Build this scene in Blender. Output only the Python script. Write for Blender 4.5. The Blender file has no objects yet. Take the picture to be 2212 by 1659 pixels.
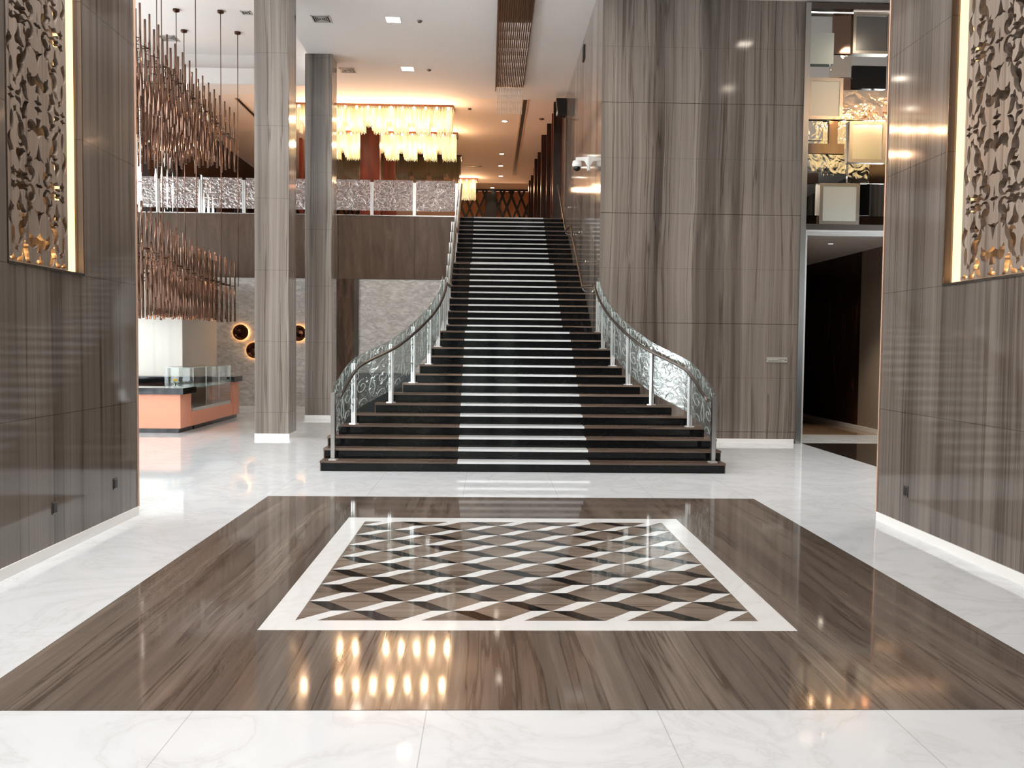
import bpy, bmesh, math, random
from math import sin, cos, pi, radians
from mathutils import Vector, Matrix
from mathutils.geometry import delaunay_2d_cdt, tessellate_polygon
random.seed(7)
S = bpy.context.scene
COL = S.collection

# ------------------------------------------------------------------ camera
F_PX, PITCH, YAW, ROLL = 1861.95, 0.0436, 0.0278, 0.0106
cd = bpy.data.cameras.new('camera'); cam = bpy.data.objects.new('camera', cd); COL.objects.link(cam)
cd.sensor_fit = 'HORIZONTAL'; cd.sensor_width = 36.0; cd.lens = F_PX / 2212 * 36.0
cd.clip_start = 0.05; cd.clip_end = 300
fw = Vector((sin(YAW)*cos(PITCH), cos(YAW)*cos(PITCH), -sin(PITCH)))
rt = Vector((cos(YAW), -sin(YAW), 0)); up = rt.cross(fw)
R2 = rt*cos(ROLL) + up*sin(ROLL); U2 = -rt*sin(ROLL) + up*cos(ROLL)
cam.matrix_world = Matrix(((R2.x, U2.x, -fw.x, 0), (R2.y, U2.y, -fw.y, 0), (R2.z, U2.z, -fw.z, 2.0), (0, 0, 0, 1)))
S.camera = cam
# ------------------------------------------------------------------ world, exposure
S.view_settings.view_transform = 'Standard'; S.view_settings.look = 'None'
S.view_settings.gamma = 1.0; S.view_settings.use_curve_mapping = False
S.view_settings.exposure = 0.72
try:
    S.cycles.use_denoising = True
    S.cycles.max_bounces = 10; S.cycles.diffuse_bounces = 5; S.cycles.glossy_bounces = 5
    S.cycles.transmission_bounces = 8; S.cycles.transparent_max_bounces = 24
    S.cycles.sample_clamp_indirect = 6.0; S.cycles.caustics_reflective = False; S.cycles.caustics_refractive = False
except Exception:
    pass
W = bpy.data.worlds.new('daylight'); S.world = W; W.use_nodes = True
bg = W.node_tree.nodes['Background']; bg.inputs[0].default_value = (0.92, 0.96, 1.0, 1); bg.inputs[1].default_value = 6.5

def area(name, loc, rot, sx, sy, power, color, portal=False, spread=None):
    l = bpy.data.lights.new(name, 'AREA'); l.shape = 'RECTANGLE'; l.size = sx; l.size_y = sy
    l.energy = power; l.color = color
    if portal: l.cycles.is_portal = True
    if spread: l.spread = spread
    o = bpy.data.objects.new(name, l); COL.objects.link(o); o.location = loc; o.rotation_euler = rot
    return o
# daylight enters through the two glass facades (behind the camera, and on the far left) and the one at right
area('daylight_facade_entrance', (-1.4, -6.9, 1.6), (radians(90), 0, 0), 5.3, 3.2, 1, (1, 1, 1), portal=True)
area('daylight_facade_left', (-14.9, 9, 4.2), (radians(90), 0, radians(-90)), 30, 7.6, 1, (1, 1, 1), portal=True)
area('daylight_facade_right', (14.9, 5, 4.0), (radians(90), 0, radians(90)), 8, 3.0, 1, (1, 1, 1), portal=True)

# ------------------------------------------------------------------ helpers
def bx(bm, x0, x1, y0, y1, z0, z1, mi=0):
    x0, x1 = min(x0, x1), max(x0, x1); y0, y1 = min(y0, y1), max(y0, y1); z0, z1 = min(z0, z1), max(z0, z1)
    v = [bm.verts.new(p) for p in ((x0,y0,z0),(x1,y0,z0),(x1,y1,z0),(x0,y1,z0),(x0,y0,z1),(x1,y0,z1),(x1,y1,z1),(x0,y1,z1))]
    for q in ((0,3,2,1),(4,5,6,7),(0,1,5,4),(1,2,6,5),(2,3,7,6),(3,0,4,7)):
        f = bm.faces.new([v[i] for i in q]); f.material_index = mi
def tube(bm, pts, r, n=8, closed=False, caps=True, mi=0, smooth=True):
    pts = [Vector(p) for p in pts]; rings = []; N = len(pts)
    rr = r if isinstance(r, (list, tuple)) else [r]*N
    up0 = None
    for i, p in enumerate(pts):
        if closed: t = pts[(i+1) % N] - pts[i-1]
        else: t = pts[min(i+1, N-1)] - pts[max(i-1, 0)]
        if t.length < 1e-9: t = Vector((0, 0, 1))
        t.normalize()
        if up0 is None:
            a = Vector((0, 0, 1)) if abs(t.z) < 0.9 else Vector((1, 0, 0))
        else: a = up0
        b = t.cross(a)
        if b.length < 1e-6: b = t.cross(Vector((0, 1, 0)))
        b.normalize(); c = b.cross(t).normalized(); up0 = c
        rings.append([bm.verts.new(p + (b*cos(2*pi*k/n) + c*sin(2*pi*k/n))*rr[i]) for k in range(n)])
    M = N if closed else N-1
    for i in range(M):
        A, B = rings[i], rings[(i+1) % N]
        for k in range(n):
            f = bm.faces.new((A[k], A[(k+1) % n], B[(k+1) % n], B[k])); f.smooth = smooth; f.material_index = mi
    if caps and not closed:
        for Rg in (rings[0], list(reversed(rings[-1]))):
            f = bm.faces.new(Rg); f.material_index = mi
def lathe(bm, c, prof, n=20, axis='Z', mi=0):
    c = Vector(c); rings = []
    for r, h in prof:
        ring = []
        for k in range(n):
            a = 2*pi*k/n
            if axis == 'Z': o = Vector((cos(a)*r, sin(a)*r, h))
            elif axis == 'Y': o = Vector((cos(a)*r, h, sin(a)*r))
            else: o = Vector((h, cos(a)*r, sin(a)*r))
            ring.append(bm.verts.new(c+o))
        rings.append(ring)
    for A, B in zip(rings, rings[1:]):
        for k in range(n):
            f = bm.faces.new((A[k], A[(k+1) % n], B[(k+1) % n], B[k])); f.smooth = True; f.material_index = mi
    for Rg in (rings[0], rings[-1]):
        try: f = bm.faces.new(Rg); f.material_index = mi
        except Exception: pass
def prism(bm, poly, fn, d, mi=0):
    """poly: 2-d outline; fn(u,v,w)->xyz; extruded from w=0 to w=d"""
    A = [bm.verts.new(fn(u, v, 0)) for u, v in poly]; B = [bm.verts.new(fn(u, v, d)) for u, v in poly]
    n = len(poly)
    for f in (bm.faces.new(A), bm.faces.new(list(reversed(B)))): f.material_index = mi
    for i in range(n):
        f = bm.faces.new((A[i], B[i], B[(i+1) % n], A[(i+1) % n])); f.material_index = mi
def mesh(name, bm, mats, recalc=True):
    if recalc: bmesh.ops.recalc_face_normals(bm, faces=bm.faces)
    me = bpy.data.meshes.new(name); bm.to_mesh(me); bm.free()
    for m in (mats if isinstance(mats, (list, tuple)) else [mats]): me.materials.append(m)
    return me
def obj(name, bm, mats, parent=None, label=None, recalc=True, bevel=0):
    """world-coordinate mesh; the origin is moved to the mesh's own base so that it is a proper object"""
    me = mesh(name, bm, mats, recalc)
    o = bpy.data.objects.new(name, me); COL.objects.link(o)
    if parent is not None:
        o.parent = parent
        me.transform(Matrix.Translation(-Vector(parent.get('_w', (0, 0, 0)))))
        o['_w'] = parent.get('_w', (0, 0, 0))
    if label: o['label'] = label
    if bevel:
        b = o.modifiers.new('bevel', 'BEVEL'); b.width = bevel; b.segments = 2; b.limit_method = 'ANGLE'
    return o
def thing(name, label, cat, loc=(0, 0, 0), group=None):
    o = bpy.data.objects.new(name, None); COL.objects.link(o); o.location = loc; o.empty_display_size = 0.2
    o['_w'] = tuple(loc); o['label'] = label; o['category'] = cat
    if group: o['group'] = group
    return o
def tag(o, label, cat, group=None):
    o['label'] = label; o['category'] = cat
    if group: o['group'] = group
    return o
def struct(name, bm, m, parent=None, label=None, bevel=0):
    o = obj(name, bm, m, parent, label, bevel=bevel); o['kind'] = 'structure'; return o
def dup(o, parent=None, loc=None, label=None, group=None):
    c = o.copy(); COL.objects.link(c)
    if parent is not None: c.parent = parent
    if loc is not None: c.location = loc
    if label: c['label'] = label
    if group: c['group'] = group
    for ch in [x for x in ALL if x.parent == o] if False else list(o.children):
        dup(ch, c)
    return c

# ------------------------------------------------------------------ materials
def srgb(r, g, b):
    f = lambda c: (c/255/12.92) if c/255 <= 0.04045 else ((c/255+0.055)/1.055)**2.4
    return (f(r), f(g), f(b), 1)
def new(name):
    m = bpy.data.materials.new(name); m.use_nodes = True; nt = m.node_tree
    return m, nt, nt.nodes['Principled BSDF']
def simple(name, col, rough=0.5, metal=0.0, spec=0.5, trans=0.0, emis=None, es=0.0, ior=1.45, coat=0.0, alpha=1.0):
    m, nt, p = new(name)
    p.inputs['Base Color'].default_value = col; p.inputs['Roughness'].default_value = rough
    p.inputs['Metallic'].default_value = metal; p.inputs['Specular IOR Level'].default_value = spec
    p.inputs['Transmission Weight'].default_value = trans; p.inputs['IOR'].default_value = ior
    p.inputs['Coat Weight'].default_value = coat; p.inputs['Alpha'].default_value = alpha
    if emis: p.inputs['Emission Color'].default_value = emis; p.inputs['Emission Strength'].default_value = es
    return m
def N(nt, t, **kw):
    n = nt.nodes.new(t)
    for k, v in kw.items(): setattr(n, k, v)
    return n
def coords(nt, scale, loc=(0, 0, 0)):
    g = N(nt, 'ShaderNodeNewGeometry'); mp = N(nt, 'ShaderNodeMapping')
    nt.links.new(g.outputs['Position'], mp.inputs['Vector'])
    mp.inputs['Scale'].default_value = scale; mp.inputs['Location'].default_value = loc
    return mp.outputs[0]
def noise(nt, vec, sc, det=4, rough=0.5, dist=0.0):
    n = N(nt, 'ShaderNodeTexNoise'); n.inputs['Scale'].default_value = sc; n.inputs['Detail'].default_value = det
    n.inputs['Roughness'].default_value = rough; n.inputs['Distortion'].default_value = dist
    nt.links.new(vec, n.inputs['Vector']); return n.outputs['Fac']
def ramp(nt, fac, stops):
    r = N(nt, 'ShaderNodeValToRGB'); e = r.color_ramp.elements
    while len(e) > 1: e.remove(e[-1])
    e[0].position = stops[0][0]; e[0].color = stops[0][1]
    for p, c in stops[1:]:
        x = e.new(p); x.color = c
    nt.links.new(fac, r.inputs[0]); return r.outputs[0]
def mix(nt, a, b, fac, mode='MIX'):
    m = N(nt, 'ShaderNodeMix', data_type='RGBA', blend_type=mode)
    for s, v in ((6, a), (7, b), (0, fac)):
        if hasattr(v, 'links') or hasattr(v, 'is_linked'): nt.links.new(v, m.inputs[s])
        else: m.inputs[s].default_value = v
    return m.outputs[2]
def math_(nt, op, a, b=None, c=None):
    m = N(nt, 'ShaderNodeMath', operation=op)
    for i, v in enumerate((a, b, c)):
        if v is None: continue
        if hasattr(v, 'is_linked'): nt.links.new(v, m.inputs[i])
        else: m.inputs[i].default_value = v
    return m.outputs[0]
def sep(nt):
    g = N(nt, 'ShaderNodeNewGeometry'); s = N(nt, 'ShaderNodeSeparateXYZ'); nt.links.new(g.outputs['Position'], s.inputs[0]); return s.outputs
def line(nt, coord, period, offset, width):
    """1 on thin lines at coord = offset + k*period"""
    a = math_(nt, 'SUBTRACT', coord, offset - period*50); a = math_(nt, 'MODULO', a, period)
    a = math_(nt, 'SUBTRACT', a, period/2); a = math_(nt, 'ABSOLUTE', a)
    return math_(nt, 'GREATER_THAN', a, period/2 - width/2)

def stone(name, cols, axis='Z', seed=0.0, joint=None, joint2=None, rough=0.09, wave=0.25, fine=1.0, jdark=0.35, spec=0.5, band=False):
    """veined polished stone whose veins run along the given axis"""
    m, nt, p = new(name)
    k = {'Z': (1, 1, 0.009), 'Y': (1, 0.03, 1), 'X': (0.03, 1, 1)}[axis]
    v0 = coords(nt, (1, 1, 1), (seed, seed*1.7, seed*0.6))
    # gentle wander of the veins
    w = N(nt, 'ShaderNodeTexNoise'); w.inputs['Scale'].default_value = 0.55; w.inputs['Detail'].default_value = 2
    wm = N(nt, 'ShaderNodeMapping'); nt.links.new(v0, wm.inputs['Vector']); wm.inputs['Scale'].default_value = {'Z': (1.6, 1.6, 0.55), 'Y': (1.6, 0.4, 1.6), 'X': (0.4, 1.6, 1.6)}[axis]
    nt.links.new(wm.outputs[0], w.inputs['Vector'])
    wv = N(nt, 'ShaderNodeVectorMath', operation='SCALE'); nt.links.new(w.outputs['Color'], wv.inputs[0]); wv.inputs[3].default_value = wave*0.55
    ad = N(nt, 'ShaderNodeVectorMath', operation='ADD'); nt.links.new(v0, ad.inputs[0]); nt.links.new(wv.outputs[0], ad.inputs[1])
    mp = N(nt, 'ShaderNodeMapping'); nt.links.new(ad.outputs[0], mp.inputs['Vector']); mp.inputs['Scale'].default_value = k
    a = noise(nt, mp.outputs[0], 2.2, 3, 0.55); b = noise(nt, mp.outputs[0], 9.0*fine, 5, 0.65); c = noise(nt, mp.outputs[0], 40.0*fine, 3, 0.6)
    s = math_(nt, 'MULTIPLY_ADD', a, 0.55, math_(nt, 'MULTIPLY_ADD', b, 0.33, math_(nt, 'MULTIPLY', c, 0.12)))
    base = ramp(nt, s, [(0.36, cols[0]), (0.46, cols[1]), (0.55, cols[2]), (0.66, cols[3])])
    # sharp dark hairlines along the bedding
    h = noise(nt, mp.outputs[0], 3.4, 4, 0.6); h = math_(nt, 'ABSOLUTE', math_(nt, 'SUBTRACT', h, 0.5))
    hl = ramp(nt, h, [(0.0, (0.55, 0.51, 0.48, 1)), (0.008, (0.70, 0.67, 0.65, 1)), (0.020, (1, 1, 1, 1))])
    bd = ramp(nt, noise(nt, mp.outputs[0], 1.15, 2, 0.5), [(0.56, (1, 1, 1, 1)), (0.60, (0.76, 0.74, 0.73, 1)), (0.68, (0.68, 0.66, 0.65, 1))])
    out = mix(nt, mix(nt, base, hl, 1.0, 'MULTIPLY'), bd, 0.9 if band else 0.0, 'MULTIPLY')
    xyz = sep(nt)
    for j in (joint or []):
        ax, per, off, wd, st = j
        ln = line(nt, xyz['XYZ'.index(ax)], per, off, wd)
        out = mix(nt, out, (0.03, 0.025, 0.02, 1), math_(nt, 'MULTIPLY', ln, st))
    nt.links.new(out, p.inputs['Base Color'])
    rr = math_(nt, 'MULTIPLY_ADD', b, 0.06, rough - 0.03); nt.links.new(rr, p.inputs['Roughness'])
    p.inputs['Specular IOR Level'].default_value = spec
    return m

BR = [srgb(80, 73, 68), srgb(116, 107, 100), srgb(138, 129, 121), srgb(156, 147, 139)]
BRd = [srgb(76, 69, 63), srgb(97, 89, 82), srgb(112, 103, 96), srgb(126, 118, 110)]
M = {}
M['stone_front'] = stone('veined_stone_front', BR, 'Z', 3.1, [('Z', 1.14, 0.245, 0.008, 0.35), ('Z', 2.28, 0.245, 0.012, 0.8), ('X', 8.8, 5.9, 0.008, 0.5)], wave=0.35, band=True)
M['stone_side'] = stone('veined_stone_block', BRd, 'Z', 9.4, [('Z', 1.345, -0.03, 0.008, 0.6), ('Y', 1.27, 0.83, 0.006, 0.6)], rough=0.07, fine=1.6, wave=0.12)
M['stone_col'] = stone('veined_stone_column', BR, 'Z', 5.3, [('Z', 1.5, 0.55, 0.008, 0.45)], rough=0.1, wave=0.2, band=True)
M['stone_floor'] = stone('veined_brown_floor', [srgb(70, 62, 56), srgb(90, 80, 73), srgb(102, 92, 84), srgb(128, 117, 107)], 'Y', 2.2,
                         [('Y', 1.27, 4.66, 0.004, 0.35), ('X', 1.27, -1.6, 0.004, 0.25)], rough=0.06, wave=0.5, fine=1.3)
M['stone_rhomb'] = stone('veined_brown_rhomb', [srgb(84, 73, 64), srgb(106, 94, 84), srgb(120, 108, 98), srgb(138, 126, 114)], 'X', 6.2, None, rough=0.06, wave=0.5, fine=1.3)
M['stone_dark'] = stone('dark_floor_stone', [srgb(38, 32, 27), srgb(48, 40, 34), srgb(54, 46, 40), srgb(62, 54, 47)], 'Y', 1.2, None, rough=0.07)
def marble(name, base, vein, rough=0.06, joints=None, seed=0, amt=0.55):
    m, nt, p = new(name)
    v = coords(nt, (1, 1, 1), (seed, seed, seed))
    n = noise(nt, v, 0.9, 7, 0.62, 1.6); a = math_(nt, 'ABSOLUTE', math_(nt, 'SUBTRACT', n, 0.5))
    c = ramp(nt, a, [(0.0, vein), (0.02, tuple(vein[i]*0.4 + base[i]*0.6 for i in range(3)) + (1,)), (0.09, base)])
    cl = noise(nt, v, 0.5, 3, 0.5, 0.5)
    c2 = mix(nt, base, c, amt); c2 = mix(nt, c2, tuple(x*0.9 for x in base[:3]) + (1,), math_(nt, 'MULTIPLY', cl, 0.5))
    xyz = sep(nt)
    for ax, per, off, wd, st in (joints or []):
        c2 = mix(nt, c2, (0.33, 0.32, 0.31, 1), math_(nt, 'MULTIPLY', line(nt, xyz['XYZ'.index(ax)], per, off, wd), st))
    nt.links.new(c2, p.inputs['Base Color']); p.inputs['Roughness'].default_value = rough
    p.inputs['Specular IOR Level'].default_value = 0.6
    return m
M['white_floor'] = marble('white_floor_marble', srgb(214, 219, 224), srgb(188, 190, 192), 0.05, [('X', 1.27, -1.59, 0.006, 0.6), ('Y', 1.27, 3.4, 0.005, 0.35)])
M['white_marble'] = marble('white_inlay_marble', srgb(220, 223, 225), srgb(202, 203, 203), 0.07, None, 3)
M['skirting'] = simple('white_skirting', srgb(232, 231, 228), 0.2)
M['black_granite'] = simple('black_granite', srgb(16, 17, 19), 0.06, spec=0.6)
def riser_mat():
    m, nt, p = new('black_granite_riser')
    v = coords(nt, (1, 1, 1), (1, 2, 3)); n = noise(nt, v, 2.3, 6, 0.65, 1.5)
    a = math_(nt, 'ABSOLUTE', math_(nt, 'SUBTRACT', n, 0.5))
    c = ramp(nt, a, [(0.0, srgb(40, 40, 41)), (0.003, srgb(22, 23, 25)), (0.008, srgb(16, 17, 19))])
    nt.links.new(c, p.inputs['Base Color']); p.inputs['Roughness'].default_value = 0.07; p.inputs['Specular IOR Level'].default_value = 0.26
    return m
M['riser'] = riser_mat()
M['tread'] = stone('brown_tread_stone', [srgb(72, 58, 50), srgb(96, 80, 70), srgb(118, 101, 90), srgb(150, 132, 118)], 'X', 4.0, None, rough=0.16, fine=3)
def wood(name, c0, c1, c2, seed=0, rough=0.28, joints=None, sx=1.0):
    m, nt, p = new(name)
    v = coords(nt, (sx, sx, 0.16), (seed, seed, seed*.3)); n = noise(nt, v, 4.5, 6, 0.6, 0.9); f = noise(nt, v, 60, 2, 0.5)
    s = math_(nt, 'MULTIPLY_ADD', n, 0.8, math_(nt, 'MULTIPLY', f, 0.2))
    c = ramp(nt, s, [(0.35, c0), (0.5, c1), (0.66, c2)])
    xyz = sep(nt)
    for ax, per, off, wd, st in (joints or []):
        c = mix(nt, c, (0.01, 0.008, 0.006, 1), math_(nt, 'MULTIPLY', line(nt, xyz['XYZ'.index(ax)], per, off, wd), st))
    nt.links.new(c, p.inputs['Base Color']); p.inputs['Roughness'].default_value = rough; p.inputs['Specular IOR Level'].default_value = 0.25
    return m
M['fascia'] = wood('brown_veneer', srgb(72, 53, 42), srgb(94, 70, 56), srgb(112, 86, 70), 2.0, 0.3)
M['dark_wood'] = wood('dark_wood', srgb(40, 27, 19), srgb(58, 40, 29), srgb(80, 56, 42), 5.0, 0.25, [('Y', 1.1, 0.3, 0.012, 0.8)])
M['fin_wood'] = wood('dark_fin_wood', srgb(30, 17, 12), srgb(46, 27, 19), srgb(66, 40, 28), 7.0, 0.3)
M['red_wood'] = wood('red_wood', srgb(66, 24, 14), srgb(86, 32, 18), srgb(104, 42, 24), 8.0, 0.35)
M['brown_panel'] = wood('brown_panel', srgb(58, 44, 35), srgb(78, 60, 48), srgb(96, 76, 62), 11.0, 0.25)
def plaster():
    m, nt, p = new('silver_wallcovering')
    v = coords(nt, (1, 1, 2.2), (0, 0, 0)); n = noise(nt, v, 3.6, 5, 0.6, 1.4); c = ramp(nt, n, [(0.36, srgb(172, 167, 162)), (0.5, srgb(192, 187, 182)), (0.64, srgb(214, 209, 204))])
    nt.links.new(c, p.inputs['Base Color']); p.inputs['Roughness'].default_value = 0.35; p.inputs['Specular IOR Level'].default_value = 0.6
    b = N(nt, 'ShaderNodeBump'); b.inputs['Strength'].default_value = 0.35; b.inputs['Distance'].default_value = 0.03; nt.links.new(n, b.inputs['Height']); nt.links.new(b.outputs[0], p.inputs['Normal'])
    return m
M['silver_wall'] = plaster()
M['pale_wall'] = simple('pale_wall', srgb(226, 221, 212), 0.5)
M['ceiling'] = simple('ceiling_paint', srgb(232, 226, 222), 0.75, spec=0.2)
M['ceiling2'] = simple('upper_ceiling_paint', srgb(232, 218, 206), 0.75, spec=0.2)
M['tan_wall'] = simple('tan_wall', srgb(206, 176, 150), 0.6)
M['steel'] = simple('brushed_steel', srgb(200, 198, 194), 0.24, 1.0)
M['steel_dark'] = simple('satin_dark_steel', srgb(118, 110, 104), 0.25, 1.0)
M['white_steel'] = simple('satin_white_steel', srgb(226, 226, 224), 0.3, 0.6)
M['rail_metal'] = simple('grey_brown_rail', srgb(92, 84, 78), 0.3, 1.0)
M['copper'] = simple('copper_tube', srgb(126, 96, 80), 0.22, 1.0)
M['copper_dark'] = simple('dark_bronze', srgb(84, 58, 46), 0.3, 1.0)
M['copper_trim'] = simple('rose_gold_trim', srgb(238, 200, 178), 0.4, 0.7)
M['black'] = simple('black_plastic', srgb(18, 18, 18), 0.4)
M['black_gloss'] = simple('black_gloss', srgb(10, 10, 10), 0.05)
M['white_plastic'] = simple('white_plastic', srgb(232, 232, 230), 0.3)
M['orange'] = simple('salmon_panel', srgb(232, 158, 128), 0.35)
M['mirror'] = simple('mirror', (0.86, 0.85, 0.83, 1), 0.01, 1.0)
M['mirror_bronze'] = simple('bronze_mirror', srgb(150, 124, 108), 0.06, 1.0)
M['frame_silver'] = simple('silver_frame', srgb(196, 186, 174), 0.22, 1.0)
M['frosted_mirror'] = simple('frosted_mirror', srgb(206, 208, 200), 0.33, 0.9)
def wavy():
    m, nt, p = new('wavy_mirror'); p.inputs['Base Color'].default_value = (0.8, 0.72, 0.63, 1); p.inputs['Metallic'].default_value = 1; p.inputs['Roughness'].default_value = 0.03
    n = noise(nt, coords(nt, (1, 1, 1)), 4.0, 2, 0.5, 0.6); b = N(nt, 'ShaderNodeBump'); b.inputs['Strength'].default_value = 0.16; b.inputs['Distance'].default_value = 0.06
    nt.links.new(n, b.inputs['Height']); nt.links.new(b.outputs[0], p.inputs['Normal']); return m
M['wavy'] = wavy()
def glass_mat(name, tint, rough, mixg=0.12, bump=0.0, diff=(0.55, 0.57, 0.56, 1), df=0.03):
    """thin architectural glass: tinted see-through plus a reflective coat"""
    m = bpy.data.materials.new(name); m.use_nodes = True; nt = m.node_tree; nt.nodes.clear()
    out = N(nt, 'ShaderNodeOutputMaterial'); t = N(nt, 'ShaderNodeBsdfTransparent'); t.inputs[0].default_value = tint
    g = N(nt, 'ShaderNodeBsdfGlossy'); g.inputs['Roughness'].default_value = rough; g.inputs[0].default_value = (0.9, 0.92, 0.91, 1)
    d = N(nt, 'ShaderNodeBsdfDiffuse'); d.inputs[0].default_value = diff
    lw = N(nt, 'ShaderNodeLayerWeight'); lw.inputs[0].default_value = 0.5
    f2 = math_(nt, 'MULTIPLY_ADD', math_(nt, 'POWER', lw.outputs['Facing'], 4.0), 0.9, 0.04+mixg)
    m1 = N(nt, 'ShaderNodeMixShader'); nt.links.new(f2, m1.inputs[0]); nt.links.new(t.outputs[0], m1.inputs[1]); nt.links.new(g.outputs[0], m1.inputs[2])
    m2 = N(nt, 'ShaderNodeMixShader'); m2.inputs[0].default_value = df; nt.links.new(m1.outputs[0], m2.inputs[1]); nt.links.new(d.outputs[0], m2.inputs[2])
    nt.links.new(m2.outputs[0], out.inputs[0])
    if bump:
        n = noise(nt, coords(nt, (1, 1, 1)), 7.0, 1, 0.5, 1.5); b = N(nt, 'ShaderNodeBump'); b.inputs['Strength'].default_value = bump; b.inputs['Distance'].default_value = 0.03
        nt.links.new(n, b.inputs['Height']); nt.links.new(b.outputs[0], g.inputs['Normal'])
    return m
M['glass_stair'] = glass_mat('greenish_embossed_glass', (0.76, 0.79, 0.78, 1), 0.12, 0.10, 0.5, df=0.05)
M['glass_mezz'] = glass_mat('smoky_embossed_glass', (0.68, 0.57, 0.54, 1), 0.20, 0.18, 1.0, (0.64, 0.52, 0.49, 1), 0.14)
M['glass_case'] = glass_mat('clear_glass', (0.975, 0.99, 0.985, 1), 0.02, 0.0, df=0.008)
M['glass_relief'] = simple('embossed_glass_lines', srgb(214, 220, 218), 0.15, 0.3)
M['mezz_relief'] = simple('embossed_smoky_lines', srgb(226, 208, 200), 0.2, 0.4)
M['crystal_lit'] = simple('lit_crystal', (0.9, 0.7, 0.45, 1), 0.2, emis=(1.0, 0.80, 0.36, 1), es=0.62)
M['crystal_unlit'] = simple('unlit_crystal', srgb(150, 140, 118), 0.15, 0.3)
M['crystal_clear'] = simple('pale_crystal', srgb(242, 232, 224), 0.2, 0.0)
M['bulb'] = simple('warm_bulb', (1, 0.8, 0.5, 1), 0.4, emis=(1.0, 0.78, 0.5, 1), es=14)
M['led'] = simple('warm_led', (0.3, 0.2, 0.1, 1), 0.5, emis=(1.0, 0.60, 0.25, 1), es=1.7)
M['led_dim'] = simple('warm_led_halo', (1, 0.7, 0.35, 1), 0.5, emis=(1.0, 0.50, 0.16, 1), es=4)
M['lamp'] = simple('downlight_lens', (1, 0.9, 0.8, 1), 0.4, emis=(1.0, 0.86, 0.70, 1), es=14)
M['carved'] = stone('carved_stone', [srgb(112, 98, 88), srgb(134, 120, 109), srgb(150, 136, 124), srgb(162, 150, 138)], 'Z', 7.7, None, rough=0.32, fine=1.5, wave=0.1)
M['vent'] = simple('vent_paint', srgb(196, 190, 184), 0.5)
M['yellow'] = simple('yellow_petal', srgb(224, 186, 40), 0.5)
M['green'] = simple('leaf_green', srgb(70, 92, 40), 0.5)
M['sign'] = simple('brushed_sign', srgb(196, 190, 180), 0.35, 0.6)
M['ink'] = simple('dark_lettering', srgb(40, 36, 32), 0.6)
M['socket'] = simple('dark_socket', srgb(50, 48, 45), 0.3, 0.6)
M['backlit'] = simple('warm_backing', srgb(216, 150, 110), 0.6)

# ------------------------------------------------------------------ key dimensions
XL, XR = -4.052, 4.602          # inner faces of the two stone blocks
CZ = 9.65                       # lobby ceiling
RS, T, D1 = 0.1645, 0.2915, 13.64
NST = 36
def SD(k): return D1 + (k-1)*T + (1.6885-T if k >= 15 else 0) + (1.5045-T if k >= 26 else 0)
MZ = NST*RS                     # mezzanine floor 5.92
MY = SD(36)                     # mezzanine edge
WF = 18.05                      # face of the stone wall right of the stairs

# ================================================================== SETTING
b = bmesh.new(); bx(b, -15, 15, -7, 44, -0.2, 0)
floor = struct('floor', b, M['white_floor'])
mx0, mx1, my0, my1 = -2.874, 3.557, 4.657, 11.334
bx0, bx1, by0, by1, bw = -1.595, 2.215, 5.981, 9.941, 0.2153
e = 0.003
def ring(name, X0, X1, Y0, Y1, x0, x1, y0, y1, mat, h):
    b = bmesh.new(); bx(b, X0, X1, Y0, y0, 0, h); bx(b, X0, X1, y1, Y1, 0, h); bx(b, X0, x0, y0, y1, 0, h); bx(b, x1, X1, y0, y1, 0, h)
    return obj(name, b, mat, floor)
ring('brown_band', mx0, mx1, my0, my1, bx0, bx1, by0, by1, M['stone_floor'], e)
ring('white_border', bx0, bx1, by0, by1, bx0+bw, bx1-bw, by0+bw, by1-bw, M['white_marble'], e)
ix0, ix1, iy0, iy1 = bx0+bw, bx1-bw, by0+bw, by1-bw
b = bmesh.new(); bx(b, ix0, ix1, iy0, iy1, 0, e*0.6); obj('brown_rhombus_field', b, M['stone_rhomb'], floor)
def clip(poly):
    def cut(P, ax, lim, sg):
        out = []
        for i in range(len(P)):
            a, c = P[i-1], P[i]; ia, ic = sg*(a[ax]-lim) >= 0, sg*(c[ax]-lim) >= 0
            if ia != ic:
                t = (lim-a[ax])/(c[ax]-a[ax]); out.append((a[0]+t*(c[0]-a[0]), a[1]+t*(c[1]-a[1])))
            if ic: out.append(c)
        return out
    for ax, lim, sg in ((0, ix0, 1), (0, ix1, -1), (1, iy0, 1), (1, iy1, -1)):
        if poly: poly = cut(poly, ax, lim, sg)
    return poly
bw_, bb_ = bmesh.new(), bmesh.new()
hx = (ix1-ix0)/9; hy = 0.2372; wx = 0.152
for i in range(-1, 10):
    for j in range(-1, 18):
        if (i+j) % 2: continue
        x = ix0 + i*hx; y = 6.668 - 2*hy + (j)*hy
        for bm_, sgn in ((bw_, 1), (bb_, -1)):
            q = clip([(x, y), (x+wx, y), (x+hx, y+sgn*hy), (x+hx-wx, y+sgn*hy)])
            if len(q) > 2:
                ar = sum(q[a-1][0]*q[a][1]-q[a][0]*q[a-1][1] for a in range(len(q)))
                if abs(ar) > 1e-4: prism(bm_, q, lambda u, v, w: (u, v, 0.0004+w), e-0.0004)
obj('white_rhombus_strips', bw_, M['white_marble'], floor)
obj('black_rhombus_strips', bb_, M['black_granite'], floor)
b = bmesh.new(); bx(b, 6.69, 14, 4, 18.15, 0, e); obj('dark_inlay', b, M['stone_dark'], floor, 'dark brown inlay in front of the doorway')

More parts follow.
